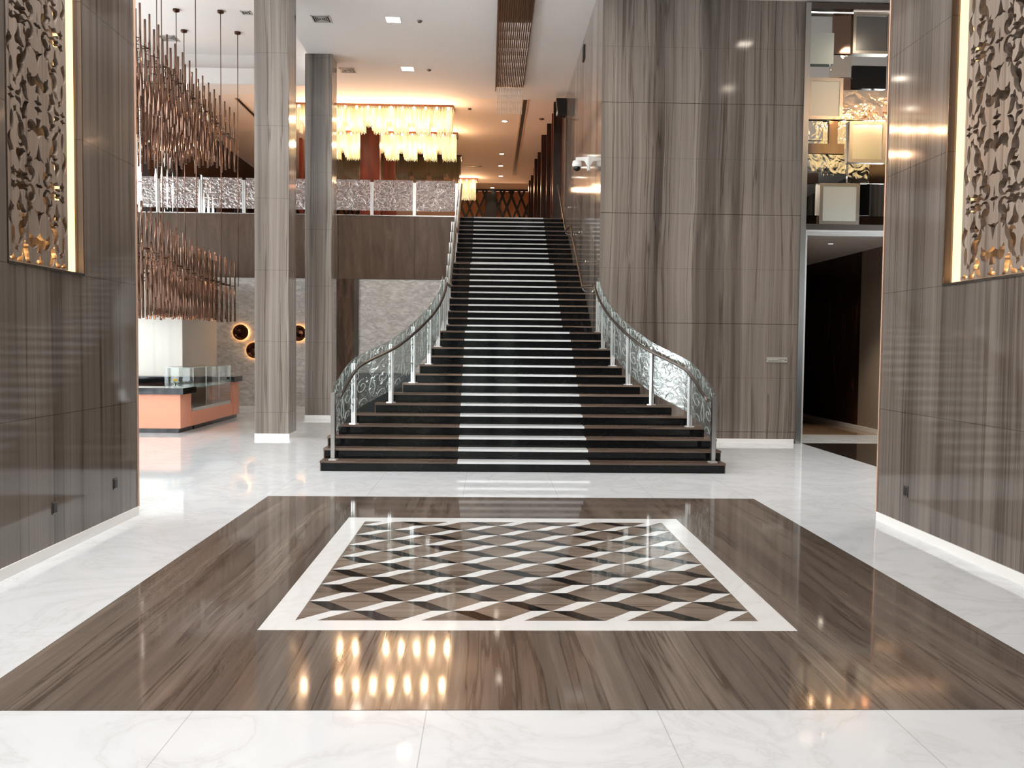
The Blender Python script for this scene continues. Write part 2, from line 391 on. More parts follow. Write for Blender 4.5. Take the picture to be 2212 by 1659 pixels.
# left stone block with recess for the carved screen
RZ0, RZ1, RD = 2.68, 8.95, 0.17
def block(name, x_face, sgn, y_end, r0, r1):
    b = bmesh.new(); xb = x_face + sgn*RD; xo = x_face + sgn*1.7
    bx(b, xb, xo, -7, y_end, 0, CZ)
    bx(b, x_face, xb, -7, r0, 0, CZ); bx(b, x_face, xb, r1, y_end, 0, CZ)
    bx(b, x_face, xb, r0, r1, 0, RZ0); bx(b, x_face, xb, r0, r1, RZ1, CZ)
    return struct(name, b, M['stone_side'])
LR0, LR1, RR0, RR1 = 7.42, 8.77, 7.26, 8.64
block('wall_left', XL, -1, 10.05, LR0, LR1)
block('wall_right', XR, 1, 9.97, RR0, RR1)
b = bmesh.new(); bx(b, XL, XL+0.014, -7, 10.05, 0, 0.1); struct('baseboard_left', b, M['skirting'])
b = bmesh.new(); bx(b, XR-0.014, XR, -7, 9.97, 0, 0.1); struct('baseboard_right', b, M['skirting'])
b = bmesh.new(); bx(b, XL-0.05, XL+0.012, 10.05, 10.075, 0.1, CZ); struct('trim_1', b, M['copper_trim'])
b = bmesh.new(); bx(b, XR-0.012, XR+0.05, 9.97, 9.995, 0.1, CZ); struct('trim_2', b, M['copper_trim'])
# recess reveals edged in steel
for nm, xf, sg, r0, r1 in (('trim_3', XL, 1, LR0, LR1), ('trim_4', XR, -1, RR0, RR1)):
    b = bmesh.new(); w = 0.012
    bx(b, xf, xf+sg*0.006, r0-w, r0, RZ0-w, RZ1); bx(b, xf, xf+sg*0.006, r1, r1+w, RZ0-w, RZ1); bx(b, xf, xf+sg*0.01, r0-w, r1+w, RZ0-2*w, RZ0)
    struct(nm, b, M['steel_dark'])

# wall right of the stairs: solid mass, its left face borders the stairs
b = bmesh.new(); bx(b, 2.30, 6.51, WF, 20.0, 0, CZ); bx(b, 2.30, 4.0, 20.0, 27.3, 0, CZ)
struct('wall_back_right', b, M['stone_front'])
b = bmesh.new(); bx(b, 3.6, 6.49, WF-0.014, WF, 0, 0.1); struct('baseboard_back_right', b, M['skirting'])
b = bmesh.new(); bx(b, 6.51, 9.1, WF+0.02, WF+0.3, 9.18, CZ); bx(b, 9.1, 14.9, WF, WF+0.3, 0, CZ); struct('wall_back_far_right', b, M['stone_front'])
# door surround
d = thing('door_1', 'tall steel framed doorway below the mirror tiles', 'doorway', (7.8, WF, 0)); d['kind'] = 'structure'
b = bmesh.new(); bx(b, 6.51, 6.62, WF-0.06, WF+0.12, 0, 9.18); obj('jamb', b, M['steel'], d)
b = bmesh.new(); bx(b, 9.0, 9.1, WF-0.06, WF+0.12, 0, 9.18); obj('jamb', b, M['steel'], d)
b = bmesh.new(); bx(b, 6.62, 9.0, WF-0.05, WF+0.12, 4.51, 4.63); obj('header', b, M['steel_dark'], d)
b = bmesh.new(); bx(b, 6.62, 9.0, WF-0.05, WF+0.12, 9.06, 9.18); obj('header', b, M['steel_dark'], d)
b = bmesh.new()
for i in range(3):
    o_ = 0.03*i; bx(b, 6.62+o_*0.6, 9.0-o_*0.6, WF-0.04+o_, WF+0.0+o_, 4.47-o_*1.2, 4.51-o_*1.2)
bx(b, 6.62, 6.665, WF-0.03, WF+0.1, 0, 4.5)
obj('inner_molding', b, M['white_steel'], d)
# corridor behind the doorway
b = bmesh.new(); bx(b, 9.35, 9.5, 21.5, 27, 0.1, 4.47); struct('wall_corridor', b, M['dark_wood'])
b = bmesh.new(); bx(b, 9.35, 9.5, WF+0.3, 21.5, 0, 4.47); struct('wall_corridor_near', b, simple('taupe_wall', srgb(140, 126, 112), 0.6))
b = bmesh.new(); bx(b, 6.3, 9.5, 27, 27.2, 0, 4.47); bx(b, 6.3, 6.45, 20.0, 27, 0, 4.47)
struct('wall_corridor_end', b, M['brown_panel'])
b = bmesh.new(); bx(b, 9.32, 9.35, WF+0.3, 27, 0, 0.1); struct('baseboard_corridor', b, M['skirting'])
b = bmesh.new(); bx(b, 6.3, 9.5, WF+0.3, 27.2, 4.47, 4.6); bx(b, 6.62, 9.0, WF+0.12, WF+0.32, 4.40, 4.47); struct('ceiling_corridor', b, M['ceiling'])
b = bmesh.new(); bx(b, 6.45, 9.35, 20.0, 27, 0, 0.003); struct('floor_corridor', b, marble('warm_floor', srgb(150, 122, 98), srgb(120, 96, 78), 0.08))

# mezzanine slab + fascia + wall beneath
MXL, MXR = -10.3, 2.25
b = bmesh.new(); bx(b, MXL, -0.97, MY+0.06, 43, MZ-0.4, MZ); bx(b, -0.97, MXR, MY+0.29, 43, MZ-0.4, MZ); bx(b, MXL-4.7, MXL, MY+0.06, 43, MZ-0.4, MZ)
struct('floor_mezzanine', b, marble('beige_marble', srgb(206, 190, 172), srgb(170, 150, 132), 0.12))
b = bmesh.new(); bx(b, -15, -1.0, MY, MY+0.06, 4.0, MZ-0.02); 
fs = struct('wall_mezzanine_fascia', b, wood('fascia_veneer', srgb(78, 61, 48), srgb(90, 71, 57), srgb(104, 84, 69), 2.0, 0.3, [('X', 2.3, -2.27, 0.012, 0.9)]))
b = bmesh.new(); bx(b, -4.66, -4.62, MY-0.012, MY, 4.0, MZ-0.02); bx(b, -15, -0.97, MY-0.02, MY+0.02, MZ-0.02, MZ+0.01); struct('trim_5', b, M['steel_dark'])
b = bmesh.new(); bx(b, -15, -0.95, MY+0.02, MY+0.2, 0, 4.0); struct('wall_back', b, M['silver_wall'])
b = bmesh.new(); bx(b, -5.2, -4.1, MY-0.02, MY+0.02, 0, 4.0); struct('wall_back_panel', b, M['brown_panel'])
b = bmesh.new(); bx(b, -4.1, -3.96, MY-0.04, MY+0.02, 0, 4.0); struct('trim_6', b, M['steel_dark'])
b = bmesh.new(); bx(b, -15, -5.2, MY+0.0, MY+0.02, 0, 0.1); struct('baseboard_back', b, M['skirting'])
b = bmesh.new(); bx(b, -14.9, -8.25, 23.5, MY+0.02, 0, 3.95); struct('wall_back_left', b, M['pale_wall'])

# upper hall
b = bmesh.new(); bx(b, -10.55, 2.25, 43, 43.2, MZ, CZ); struct('wall_upper_far', b, M['backlit']); b = bmesh.new(); bx(b, 2.3, 4.0, 27.3, 43.2, MZ-0.4, CZ); struct('wall_upper_side', b, M['fin_wood'])
b = bmesh.new(); bx(b, -4.6, -1.65, 39.5, 39.7, MZ, CZ); struct('wall_upper_partition', b, M['tan_wall'])
b = bmesh.new(); bx(b, 1.93, 2.3, 41.8, 43, MZ, CZ); struct('trim_7', b, M['tan_wall'])
# left wall of the upper hall with daylight slots
b = bmesh.new(); X0, X1 = MXL-0.25, MXL
wins = [(27.0, 29.4), (31.0, 33.6), (35.4, 37.4)]
bx(b, X0, X1, MY+0.2, 43, 8.0, CZ); ys = [MY+0.2] + [v for w_ in wins for v in w_] + [43]
for i in range(0, len(ys), 2): bx(b, X0, X1, ys[i], ys[i+1], MZ, 8.0)
struct('wall_upper_left', b, M['fin_wood'])
for i, (y0, y1) in enumerate(wins):
    b = bmesh.new(); n = 5
    for k in range(n):
        a = y0 + (y1-y0)*(k+0.1)/n; c = y0 + (y1-y0)*(k+0.9)/n; w = 0.13
        for p, q in ((a, c), (c, a)):
            prism(b, [(p-w/2, MZ), (p+w/2, MZ), (q+w/2, 8.0), (q-w/2, 8.0)], lambda u, v, w_: (MXL-0.16+w_, u, v), 0.04)
    struct('window_%d' % (i+4), b, M['black'])
# ceilings
b = bmesh.new(); bx(b, -4.83, 2.3, -7, 27.05, CZ, CZ+0.2)
bx(b, -15, -4.83, 26.05, 27.05, CZ, CZ+0.2); struct('ceiling', b, M['ceiling'])
b = bmesh.new(); bx(b, -15, 4, 27.05, 43.2, CZ+0.03, CZ+0.23); struct('ceiling_upper_hall', b, M['ceiling2'])
b = bmesh.new(); bx(b, 2.3, 15, -7, WF, 9.22, 9.6); struct('ceiling_right', b, M['ceiling'])
b = bmesh.new(); bx(b, -15, -4.83, -7, 26.55, 10.62, 10.8); bx(b, -4.86, -4.80, -7, 26.05, CZ+0.02, 10.65); bx(b, -15, -4.8, 26.4, 26.55, CZ+0.2, 10.8)
bx(b, -15, -4.86, 26.02, 26.048, CZ+0.004, CZ+0.46); bx(b, -15, -4.86, 26.05, 26.4, CZ+0.2, CZ+0.46); struct('ceiling_left_coffer', b, M['ceiling'])

# glass facades (behind the camera, left, right)
def facade(name, fn, length, height, nx, nz, doors=None):
    b = bmesh.new(); g = bmesh.new()
    for i in range(nx+1):
        u = length*i/nx; w = 0.035 if i % 3 else 0.09
        prism(b, [(u-w, 0), (u+w, 0), (u+w, height), (u-w, height)], fn, 0.12)
    for j in range(nz+1):
        v = height*j/nz; w = 0.03 if j % 2 else 0.07
        prism(b, [(0, max(v-w, 0)), (length, max(v-w, 0)), (length, v+w), (0, v+w)], fn, 0.1)
    if doors:
        for (u0, u1, v1) in doors: prism(b, [(u0, 0), (u1, 0), (u1, v1), (u0, v1)], fn, 0.14)
    o = struct(name, b, M['black'])
    prism(g, [(0, 0), (length, 0), (length, height), (0, height)], lambda u, v, w: fn(u, v, w+0.045), 0.01)
    p = obj('pane', g, M['glass_case'], o); return o
facade('window_1', lambda u, v, w: (XL+u, -7+w, v), 5.35, 3.2, 9, 4, [(2.05, 2.8, 3.2), (3.95, 4.5, 3.2)])
b = bmesh.new(); bx(b, XL, XR, -7.2, -7.0, 3.2, CZ); bx(b, XL+5.35, XR, -7.2, -7.0, 0, 3.2); bx(b, -15, XL-1.7, -7.2, -7.0, 0, 10.8); bx(b, XR+1.7, 15, -7.2, -7.0, 0, CZ); struct('wall_front', b, M['stone_front'])
b = bmesh.new(); bx(b, -14, 14, -24, -7.2, -0.25, -0.05); struct('floor_sky_dimmer', b, simple('sky_dimmer_grey', srgb(150, 150, 148), 0.8))  # unseen ground, added to dim the entrance window reflected in the risers
b = bmesh.new(); bx(b, -14, 14, -24.2, -24, -0.05, 8); struct('wall_sky_dimmer', b, simple('sky_dimmer_green', srgb(120, 128, 112), 0.8))  # unseen wall, added to cut the sky behind the entrance window
facade('window_2', lambda u, v, w: (-15-w, -7+u, v), 30, 7.6, 20, 6)
b = bmesh.new(); bx(b, -15.2, -15, -7, 26.3, 7.67, 10.8); bx(b, -15.2, -15, 23.05, 26.3, 0, 7.67); struct('wall_far_left', b, M['ceiling'])
facade('window_3', lambda u, v, w: (15+w, 1+u, 2.5+v), 8, 3.0, 6, 2)
b = bmesh.new(); bx(b, 15, 15.2, -7, 1, 0, 9.3); bx(b, 15, 15.2, 9, WF, 0, 9.3); bx(b, 15, 15.2, 1, 9, 0, 2.43); bx(b, 15, 15.2, 1, 9, 5.57, 9.3); struct('wall_far_right', b, M['stone_front'])

# columns
def column(label, x0, x1, y0, y1, top, jz):
    t = thing('column', label, 'column', ((x0+x1)/2, (y0+y1)/2, 0), 'stone clad columns')
    b = bmesh.new(); bx(b, x0, x1, y0, y1, 0.1, top); obj('shaft', b, M['stone_col'], t, bevel=0.006)
    b = bmesh.new(); bx(b, x0-0.008, x1+0.008, y0-0.008, y1+0.008, 0, 0.1); obj('skirting', b, M['skirting'], t)
column('stone clad square column nearest the copper tube chandelier, running past the top of the view', -4.93, -4.21, 18.35, 19.03, 10.62, 0)
column('stone clad square column between the salmon counter and the stairs, topped by the ceiling', -4.90, -4.19, 23.2, 23.92, CZ, 0)

# ================================================================== STAIRCASE
XLk = {1: -2.63, 2: -2.63, 3: -2.62, 4: -2.50, 5: -2.30, 6: -1.96, 7: -1.71, 8: -1.54, 9: -1.41, 10: -1.28, 11: -1.18, 12: -1.10, 13: -1.03, 14: -0.98}
XRk = {1: 3.80, 2: 3.80, 3: 3.80, 4: 3.68, 5: 3.48, 6: 3.24, 7: 3.00, 8: 2.78, 9: 2.64, 10: 2.53, 11: 2.45, 12: 2.39, 13: 2.34, 14: 2.295}
def XLf(k): return XLk.get(k, -0.955)
def XRf(k): return XRk.get(k, 2.295)
SX0, SX1 = -0.475, 1.635
st = thing('staircase', 'grand black granite staircase flaring out at the foot with white marble centre strips', 'staircase', (0.6, D1, 0))
for k in range(1, NST+1):
    y0 = SD(k); y1 = SD(k+1)+0.06 if k < NST else y0+0.31
    z = k*RS; xl, xr = XLf(k), XRf(k); th = 0.034
    b = bmesh.new(); bx(b, xl-0.015, min(xr+0.015, 2.298) if k > 13 else xr+0.015, y0-0.025, y1, z-th, z)
    t = obj('tread', b, M['tread'], st)
    b = bmesh.new(); bx(b, SX0, SX1, y0-0.027, y1-0.0, z-th-0.001, z+0.0012); obj('white_strip', b, M['white_marble'], t)
    b = bmesh.new(); bx(b, xl, xr, y0, y0+0.04, (k-1)*RS, z-th); rs_ = obj('riser', b, M['riser'], st)
    if k < 14:
        for x, s_ in ((xl, -1), (xr, 1)):
            b = bmesh.new(); bx(b, x, x+s_*0.014, y0, y0+0.05, (k-1)*RS, z-th); obj('end_strip', b, M['tread'], rs_)
# solid core
b = bmesh.new()
for k in range(1, NST+1):
    y1 = SD(k+1) if k < NST else SD(k)+0.25
    bx(b, XLf(k)+0.02, XRf(k)-0.02 if k < 14 else 2.29, SD(k)+0.04, y1+0.04, 0, k*RS-0.035)
obj('core', b, M['black_granite'], st)
# low black wall seen through the left balustrade
b = bmesh.new(); bx(b, -3.05, -1.05, 17.9, 18.2, 0, 1.42)
tag(obj('low_wall', b, M['black_granite']), 'low black granite wall beside the left flank of the stairs', 'low wall')

# ---- balustrades
def catmull(P, n=6):
    out = []; Q = [P[0]+(P[0]-P[1])] + P + [P[-1]+(P[-1]-P[-2])]
    for i in range(1, len(Q)-2):
        for s in range(n):
            t = s/n; a, b_, c, d_ = Q[i-1], Q[i], Q[i+1], Q[i+2]
            out.append(0.5*((2*b_)+(c-a)*t+(2*a-5*b_+4*c-d_)*t*t+(3*b_-a-3*c+d_)*t**3))
    out.append(P[-1]); return out
def spiral(cx, cy, r, a0, turns, flip=1, n=16):
    return [(cx+flip*r*(1-0.8*t)*cos(a0+turns*2*pi*t), cy+r*(1-0.8*t)*sin(a0+turns*2*pi*t)) for t in [i/n for i in range(n+1)]]
def motif():
    """one half of a scroll motif in a 0.5 x 0.5 cell (u >= 0), mirrored by the caller"""
    c = []
    c.append(spiral(0.11, 0.10, 0.075, -1.2, 1.2)); c.append(spiral(0.13, 0.30, 0.085, 1.9, -1.25)); c.append(spiral(0.21, 0.44, 0.05, 0.4, 1.1))
    c.append([(0.0, 0.0), (0.02, 0.06), (0.015, 0.14), (0.04, 0.22), (0.02, 0.3), (0.0, 0.36)])
    c.append([(0.0, 0.36), (0.03, 0.41), (0.0, 0.47), (0.0, 0.5)])
    c.append([(0.2, 0.02), (0.24, 0.07), (0.235, 0.15), (0.2, 0.2), (0.185, 0.14), (0.2, 0.08), (0.2, 0.02)])
    c.append([(0.06, 0.43), (0.1, 0.47), (0.14, 0.49), (0.17, 0.5)])
    c.append([(0.22, 0.24), (0.235, 0.3), (0.225, 0.36), (0.24, 0.4)])
    return c
MOT = motif()
def relief(b, w, zb, zt, path, r=0.0045, off=0.0):
    n = max(1, round(w/0.8)); s = w/(n*0.5); vs_ = 1.5
    for i in range(n):
        for j in (-1, 0, 1):
            for sg in (1, -1):
                for c in MOT:
                    seg = []
                    for (u, v) in c:
                        uu = (0.25+0.5*i)*s + sg*u*s; P = None
                        if 0.015 < uu < w-0.015:
                            q, nrm = path(uu); lo, hi = zb(uu), zt(uu); zz = lo + (j*0.5+v)*vs_ - 0.12
                            if lo+0.015 < zz < hi-0.015: P = q + nrm*off + Vector((0, 0, zz))
                        if P is None:
                            if len(seg) > 1: tube(b, seg, r, 4)
                            seg = []
                        else: seg.append(P)
                    if len(seg) > 1: tube(b, seg, r, 4)
def panel_along(pts, zb, zt, parent, matg, th=0.012, rel=True, side=1, rr=0.0072):
    """glass sheet following the xy polyline pts, bottom/top given as functions of arc length"""
    L = [0]
    for a, c in zip(pts, pts[1:]): L.append(L[-1] + (c-a).length)
    w = L[-1]
    def path(u):
        u = min(max(u, 0), w)
        for i in range(len(pts)-1):
            if u <= L[i+1] or i == len(pts)-2:
                t = (u-L[i])/max(L[i+1]-L[i], 1e-6); d_ = (pts[i+1]-pts[i]).normalized()
                q = pts[i].lerp(pts[i+1], t); return Vector((q.x, q.y, 0)), Vector((-d_.y, d_.x, 0))*side
    b = bmesh.new(); rows = []
    for i in range(len(pts)):
        q, nr = path(L[i]); a, c = zb(L[i]), zt(L[i])
        rows.append([b.verts.new(q+nr*s*th/2+Vector((0, 0, z))) for s, z in ((-1, a), (1, a), (1, c), (-1, c))])
    for A, B in zip(rows, rows[1:]):
        for k in range(4): b.faces.new((A[k], A[(k+1) % 4], B[(k+1) % 4], B[k]))
    b.faces.new(rows[0]); b.faces.new(list(reversed(rows[-1])))
    g = obj('glass_panel', b, matg, parent)
    if rel:
        b = bmesh.new(); relief(b, w, zb, zt, path, r=rr); 
        if len(b.verts): obj('scroll_relief', b, M['mezz_relief'] if matg is M['glass_mezz'] else M['glass_relief'], g)
        else: b.free()
    return g, w
def post(parent, p, z, d_, h=1.03, newel=False, mat=None):
    """slotted post: two flat bars either side of the glass, on a base plate"""
    b = bmesh.new(); n = Vector((-d_.y, d_.x, 0)); w = 0.033 if newel else 0.024
    def fn(u, v, ww): return Vector((p.x, p.y, 0)) + d_*(v) + n*u + Vector((0, 0, z+ww))
    if newel: prism(b, [(-w, -w), (w, -w), (w, w), (-w, w)], fn, h)
    else:
        prism(b, [(0.010, -w), (0.036, -w), (0.036, w), (0.010, w)], fn, h)
        prism(b, [(-0.036, -w), (-0.010, -w), (-0.010, w), (-0.036, w)], fn, h)
        prism(b, [(-0.010, -w*0.4), (0.010, -w*0.4), (0.010, w*0.4), (-0.010, w*0.4)], fn, h*0.2)
    po = obj('post', b, mat or M['white_steel'], parent)
    b = bmesh.new(); prism(b, [(-0.065, -0.05), (0.065, -0.05), (0.065, 0.05), (-0.065, 0.05)], fn, 0.014)
    obj('base_plate', b, M['white_steel'], po)
    return po
def stair_balustrade(side, label):
    # posts: (tread number, x, depth on the tread)
    if side < 0: P = [(1, -2.46, .14), (4, -2.27, .14), (6, -1.71, .14), (8, -1.37, .14), (10, -1.12, .14), (12, -0.985, .14), (14, -0.935, .14)]
    else: P = [(1, 3.64, .14), (4, 3.46, .14), (6, 2.91, .14), (8, 2.58, .14), (10, 2.37, .14), (12, 2.26, .14), (14, 2.225, .14)]
    t = thing('stair_balustrade', label, 'balustrade', (P[0][1], SD(1), RS), 'flared glass balustrades of the stairs')
    pts = [Vector((x, SD(k)+dy, 0)) for k, x, dy in P]; zs = [k*RS for k, x, dy in P]
    dense = catmull([v.copy() for v in pts], 6)
    for i, (k, x, dy) in enumerate(P):
        j = i*6; d_ = (dense[min(j+1, len(dense)-1)] - dense[max(j-1, 0)]).normalized()
        post(t, pts[i], zs[i], d_, 1.07 if i == 0 else 1.03, newel=(i == 0), mat=M['steel'] if i == 0 else None)
    for i in range(len(P)-1):
        seg = dense[i*6:i*6+7]; L = sum((c-a).length for a, c in zip(seg, seg[1:]))
        a, c = zs[i], zs[i+1]; zb0 = 0.33 if i == 0 else 0.22
        f = lambda u, a=a, c=c, L=L, o0=zb0: a+o0 + (c+0.22-a-o0)*u/L
        g_ = lambda u, a=a, c=c, L=L, o0=(1.17 if i == 0 else 1.11): a+o0 + (c+1.11-a-o0)*u/L
        panel_along(seg, f, g_, t, M['glass_stair'], side=-side)
    # handrail inside the glass
    hp = []
    for i, q in enumerate(dense):
        tt = i/6; j = min(int(tt), len(P)-2); z = zs[j] + (zs[j+1]-zs[j])*(tt-j)
        d_ = (dense[min(i+1, len(dense)-1)] - dense[max(i-1, 0)]).normalized(); nr = Vector((d_.y, -d_.x, 0))*(-side)
        hp.append(Vector((q.x, q.y, z+0.96)) + nr*0.085)
    hp = hp[0:1] and [hp[0] + (hp[0]-hp[1])*-0.3] + hp[1:]
    if side < 0: hp += [Vector((-0.85, 19.05, 14*RS+0.99)), Vector((-0.85, 22.1, 24*RS+1.05)), Vector((-0.85, 23.45, 24*RS+1.10)), Vector((-0.85, 26.3, MZ+0.96))]
    b = bmesh.new(); tube(b, hp, 0.026, 10); obj('handrail', b, M['rail_metal'], t)
    for i in range(1, len(P)):
        p = pts[i]; hh = hp[min(i*6, len(hp)-1)]
        b = bmesh.new(); tube(b, [Vector((p.x, p.y, zs[i]+0.86)), Vector((hh.x, hh.y, zs[i]+0.86)), Vector((hh.x, hh.y, zs[i]+0.945))], 0.007, 6); obj('rail_bracket', b, M['white_steel'], t)
    return t
bl = stair_balustrade(-1, 'flared glass balustrade with scroll relief along the left side of the stairs')
br = stair_balustrade(1, 'flared glass balustrade with scroll relief in front of the stone wall right of the stairs')
# upper straight flight, left side (belongs to the left balustrade)
up_posts = [(15, .0), (17, .1), (19, .1), (21, .1), (23, .1), (25, .05), (25, 1.3), (28, .1), (30, .1), (32, .1), (34, .1), (36, .0)]
prev = (Vector((-0.935, SD(14)+0.9, 0)), 14*RS)
post(bl, prev[0], prev[1], Vector((0, 1, 0)))
pq = [(Vector((-0.935, SD(14)+.14, 0)), 14*RS), prev]
for k, dy in up_posts:
    p = Vector((-0.935, SD(k)+dy, 0)); post(bl, p, k*RS, Vector((0, 1, 0))); pq.append((p, k*RS))
for (p, z), (q, z2) in zip(pq, pq[1:]):
    L = (q-p).length
    panel_along([p, q], lambda u, z=z, z2=z2, L=L: z+0.12+(z2-z)*u/L, lambda u, z=z, z2=z2, L=L: z+1.08+(z2-z)*u/L, bl, M['glass_stair'], side=-1)
# wall handrail of the upper flight, right side
wr = thing('wall_handrail', 'slim grey handrail fixed to the stone wall up the straight flight', 'handrail', (2.2, 17.6, 3.3))
hp = [Vector((2.14, 17.72, 3.27)), Vector((2.06, 19.05, 3.33)), Vector((2.06, 22.05, 5.10)), Vector((2.06, 23.4, 5.14)), Vector((2.06, 26.3, MZ+0.97))]
b = bmesh.new(); tube(b, hp, 0.024, 10); obj('rail', b, M['rail_metal'], wr)
for y, z in ((18.9, 3.32), (20.4, 4.12), (21.9, 5.0), (23.35, 5.13), (25.0, 6.12)):
    b = bmesh.new(); tube(b, [(2.06, y, z-0.015), (2.06, y, z-0.07), (2.12, y, z-0.1), (2.298, y, z-0.1)], 0.008, 6)
    lathe(b, (2.262, y, z-0.1), [(0.028, 0), (0.028, 0.036)], 12, 'X'); obj('wall_bracket', b, M['steel'], wr)

# mezzanine balustrade
mb = thing('mezzanine_balustrade', 'long embossed glass balustrade along the mezzanine edge', 'balustrade', (-1.0, MY, MZ))
xs = [-1.0-1.283*i for i in range(11)]
for x in xs:
    b = bmesh.new(); bx(b, x-0.05, x-0.008, MY-0.03, MY+0.03, MZ+0.01, MZ+1.0); bx(b, x+0.008, x+0.045, MY-0.03, MY+0.03, MZ+0.01, MZ+1.0); bx(b, x-0.01, x+0.01, MY-0.0, MY+0.02, MZ+0.01, MZ+1.0)
    obj('post', b, M['white_steel'], mb)
for x0, x1 in zip(xs, xs[1:]):
    p, q = Vector((x1+0.05, MY, 0)), Vector((x0-0.05, MY, 0))
    panel_along([p, q], lambda u: MZ+0.15, lambda u: MZ+1.07, mb, M['glass_mezz'], side=-1, rr=0.011)
b = bmesh.new(); tube(b, [(xs[-1], MY+0.07, MZ+0.92), (xs[0], MY+0.07, MZ+0.92)], 0.022, 8); obj('handrail', b, M['rail_metal'], mb)
b = bmesh.new(); bx(b, xs[-1], -0.97, MY-0.03, MY+0.05, MZ+0.0, MZ+0.015); obj('base_rail', b, M['steel'], mb)

# ================================================================== CARVED SCREENS with LED recess
def holes():
    H = []
    def P(pts): H.append(pts)
    def star(cx, cy, rx, ry, k=4, inn=0.28, rot=0.0):
        pts = []
        for i in range(k*4):
            a = rot + 2*pi*i/(k*4); f = abs(cos(a*k/2-rot*k/2)); rr = inn + (1-inn)*f**3
            pts.append((cx+rx*rr*cos(a), cy+ry*rr*sin(a)))
        P(pts)
    def cres(cx, cy, r, a0, a1, w, fat=0.5):
        n = 9; o, i_ = [], []
        for s in range(n+1):
            t = s/n; a = radians(a0+(a1-a0)*t); d_ = 1.35*w*(sin(pi*t**fat)) + 0.002
            o.append((cx+(r+d_/2)*cos(a), cy+(r+d_/2)*sin(a))); i_.append((cx+(r-d_/2)*cos(a), cy+(r-d_/2)*sin(a)))
        P(o + list(reversed(i_)))
    def blob(cx, cy, rx, ry, rot, lob=5, amp=0.3):
        pts = []
        for i in range(20):
            a = 2*pi*i/20; rr = 1+amp*sin(lob*a+rot*3); u, v = rx*rr*cos(a), ry*rr*sin(a)
            pts.append((cx+u*cos(rot)-v*sin(rot), cy+u*sin(rot)+v*cos(rot)))
        P(pts)
    Hx = []
    star(0, 0, 0.055, 0.10, 4, 0.13); star(0, 0.70, 0.055, 0.06, 4, 0.35)
    P([(-0.075, 0.235), (-0.03, 0.27), (-0.008, 0.34), (0, 0.37), (0.008, 0.34), (0.03, 0.27), (0.075, 0.235), (0.03, 0.248), (0, 0.24), (-0.03, 0.248)])
    P([(-0.035, 0.60), (0.035, 0.60), (0.022, 0.53), (0.0, 0.46), (-0.022, 0.53)])
    axis = len(H)
    cres(0.08, 0.20, 0.095, -70, 45, 0.05); cres(0.16, 0.08, 0.055, 120, 300, 0.036); blob(0.155, 0.215, 0.04, 0.024, 0.8, 3, 0.3)
    blob(0.30, 0.045, 0.085, 0.034, 0.05, 6, 0.30); cres(0.25, 0.17, 0.09, 10, 95, 0.042, 0.8); cres(0.33, 0.27, 0.12, 100, 190, 0.05)
    blob(0.225, 0.13, 0.016, 0.03, 0.4, 3, 0.3); cres(0.12, 0.43, 0.10, 60, 170, 0.052, 0.7); cres(0.25, 0.45, 0.075, -60, 60, 0.045); blob(0.155, 0.50, 0.03, 0.045, 0.3, 4, 0.3)
    cres(0.16, 0.64, 0.07, -40, 80, 0.045, 0.8); blob(0.26, 0.60, 0.034, 0.05, -0.4, 4, 0.3); cres(0.36, 0.42, 0.085, 110, 230, 0.04); blob(0.33, 0.53, 0.02, 0.05, -0.5, 3, 0.25)
    cres(0.45, 0.16, 0.12, 130, 200, 0.045); cres(0.36, 0.66, 0.05, 60, 210, 0.036); blob(0.44, 0.06, 0.028, 0.032, 0.2, 5, 0.28); cres(0.43, 0.33, 0.07, -80, 60, 0.04)
    star(0.46, 0.70, 0.045, 0.035, 4, 0.4); blob(0.455, 0.50, 0.022, 0.07, 0.1, 2, 0.15); blob(0.40, 0.605, 0.018, 0.028, 0.5, 4, 0.3); blob(0.485, 0.235, 0.016, 0.022, 0, 4, 0.3); cres(0.31, 0.35, 0.04, 200, 330, 0.028)
    out = []
    for i, h in enumerate(H):
        for sv in (1, -1):
            out.append([(u, sv*v) for u, v in h])
            if i >= axis: out.append([(-u, sv*v) for u, v in h])
        if i == 0: out.pop()
    return out
def grow(h, k=1.22):
    cx = sum(u for u, v in h)/len(h); cy = sum(v for u, v in h)/len(h)
    return [(cx+(u-cx)*k, cy+(v-cy)*k) for u, v in h]
HOLES = [grow(h, 1.3) for h in holes()]
def inside(p, poly):
    c = False
    for i in range(len(poly)):
        a, d_ = poly[i-1], poly[i]
        if (a[1] > p[1]) != (d_[1] > p[1]) and p[0] < (d_[0]-a[0])*(p[1]-a[1])/(d_[1]-a[1])+a[0]: c = not c
    return c
def carved_tile(W_, Hh):
    V = [(-W_/2, -Hh/2), (W_/2, -Hh/2), (W_/2, Hh/2), (-W_/2, Hh/2)]; Fc = [[0, 1, 2, 3]]; hs = []
    for h in HOLES:
        h = [(u*W_/1.08, v*Hh/1.46) for u, v in h]
        h = [(u, v) for u, v in h if True]
        if max(abs(u) for u, v in h) > W_/2-0.006 or max(abs(v) for u, v in h) > Hh/2+1: continue
        h = [(u, max(min(v, Hh/2-0.004), -Hh/2+0.004)) for u, v in h]
        hs.append(h); n0 = len(V); V += h; Fc.append(list(range(n0, n0+len(h))))
    vs, es, fs, _, _, _ = delaunay_2d_cdt([Vector(v) for v in V], [], Fc, 1, 1e-5)
    tris = []
    for f in fs:
        c = sum((vs[i] for i in f), Vector((0, 0)))/len(f)
        if not any(inside(c, h) for h in hs): tris.append(f)
    return vs, tris
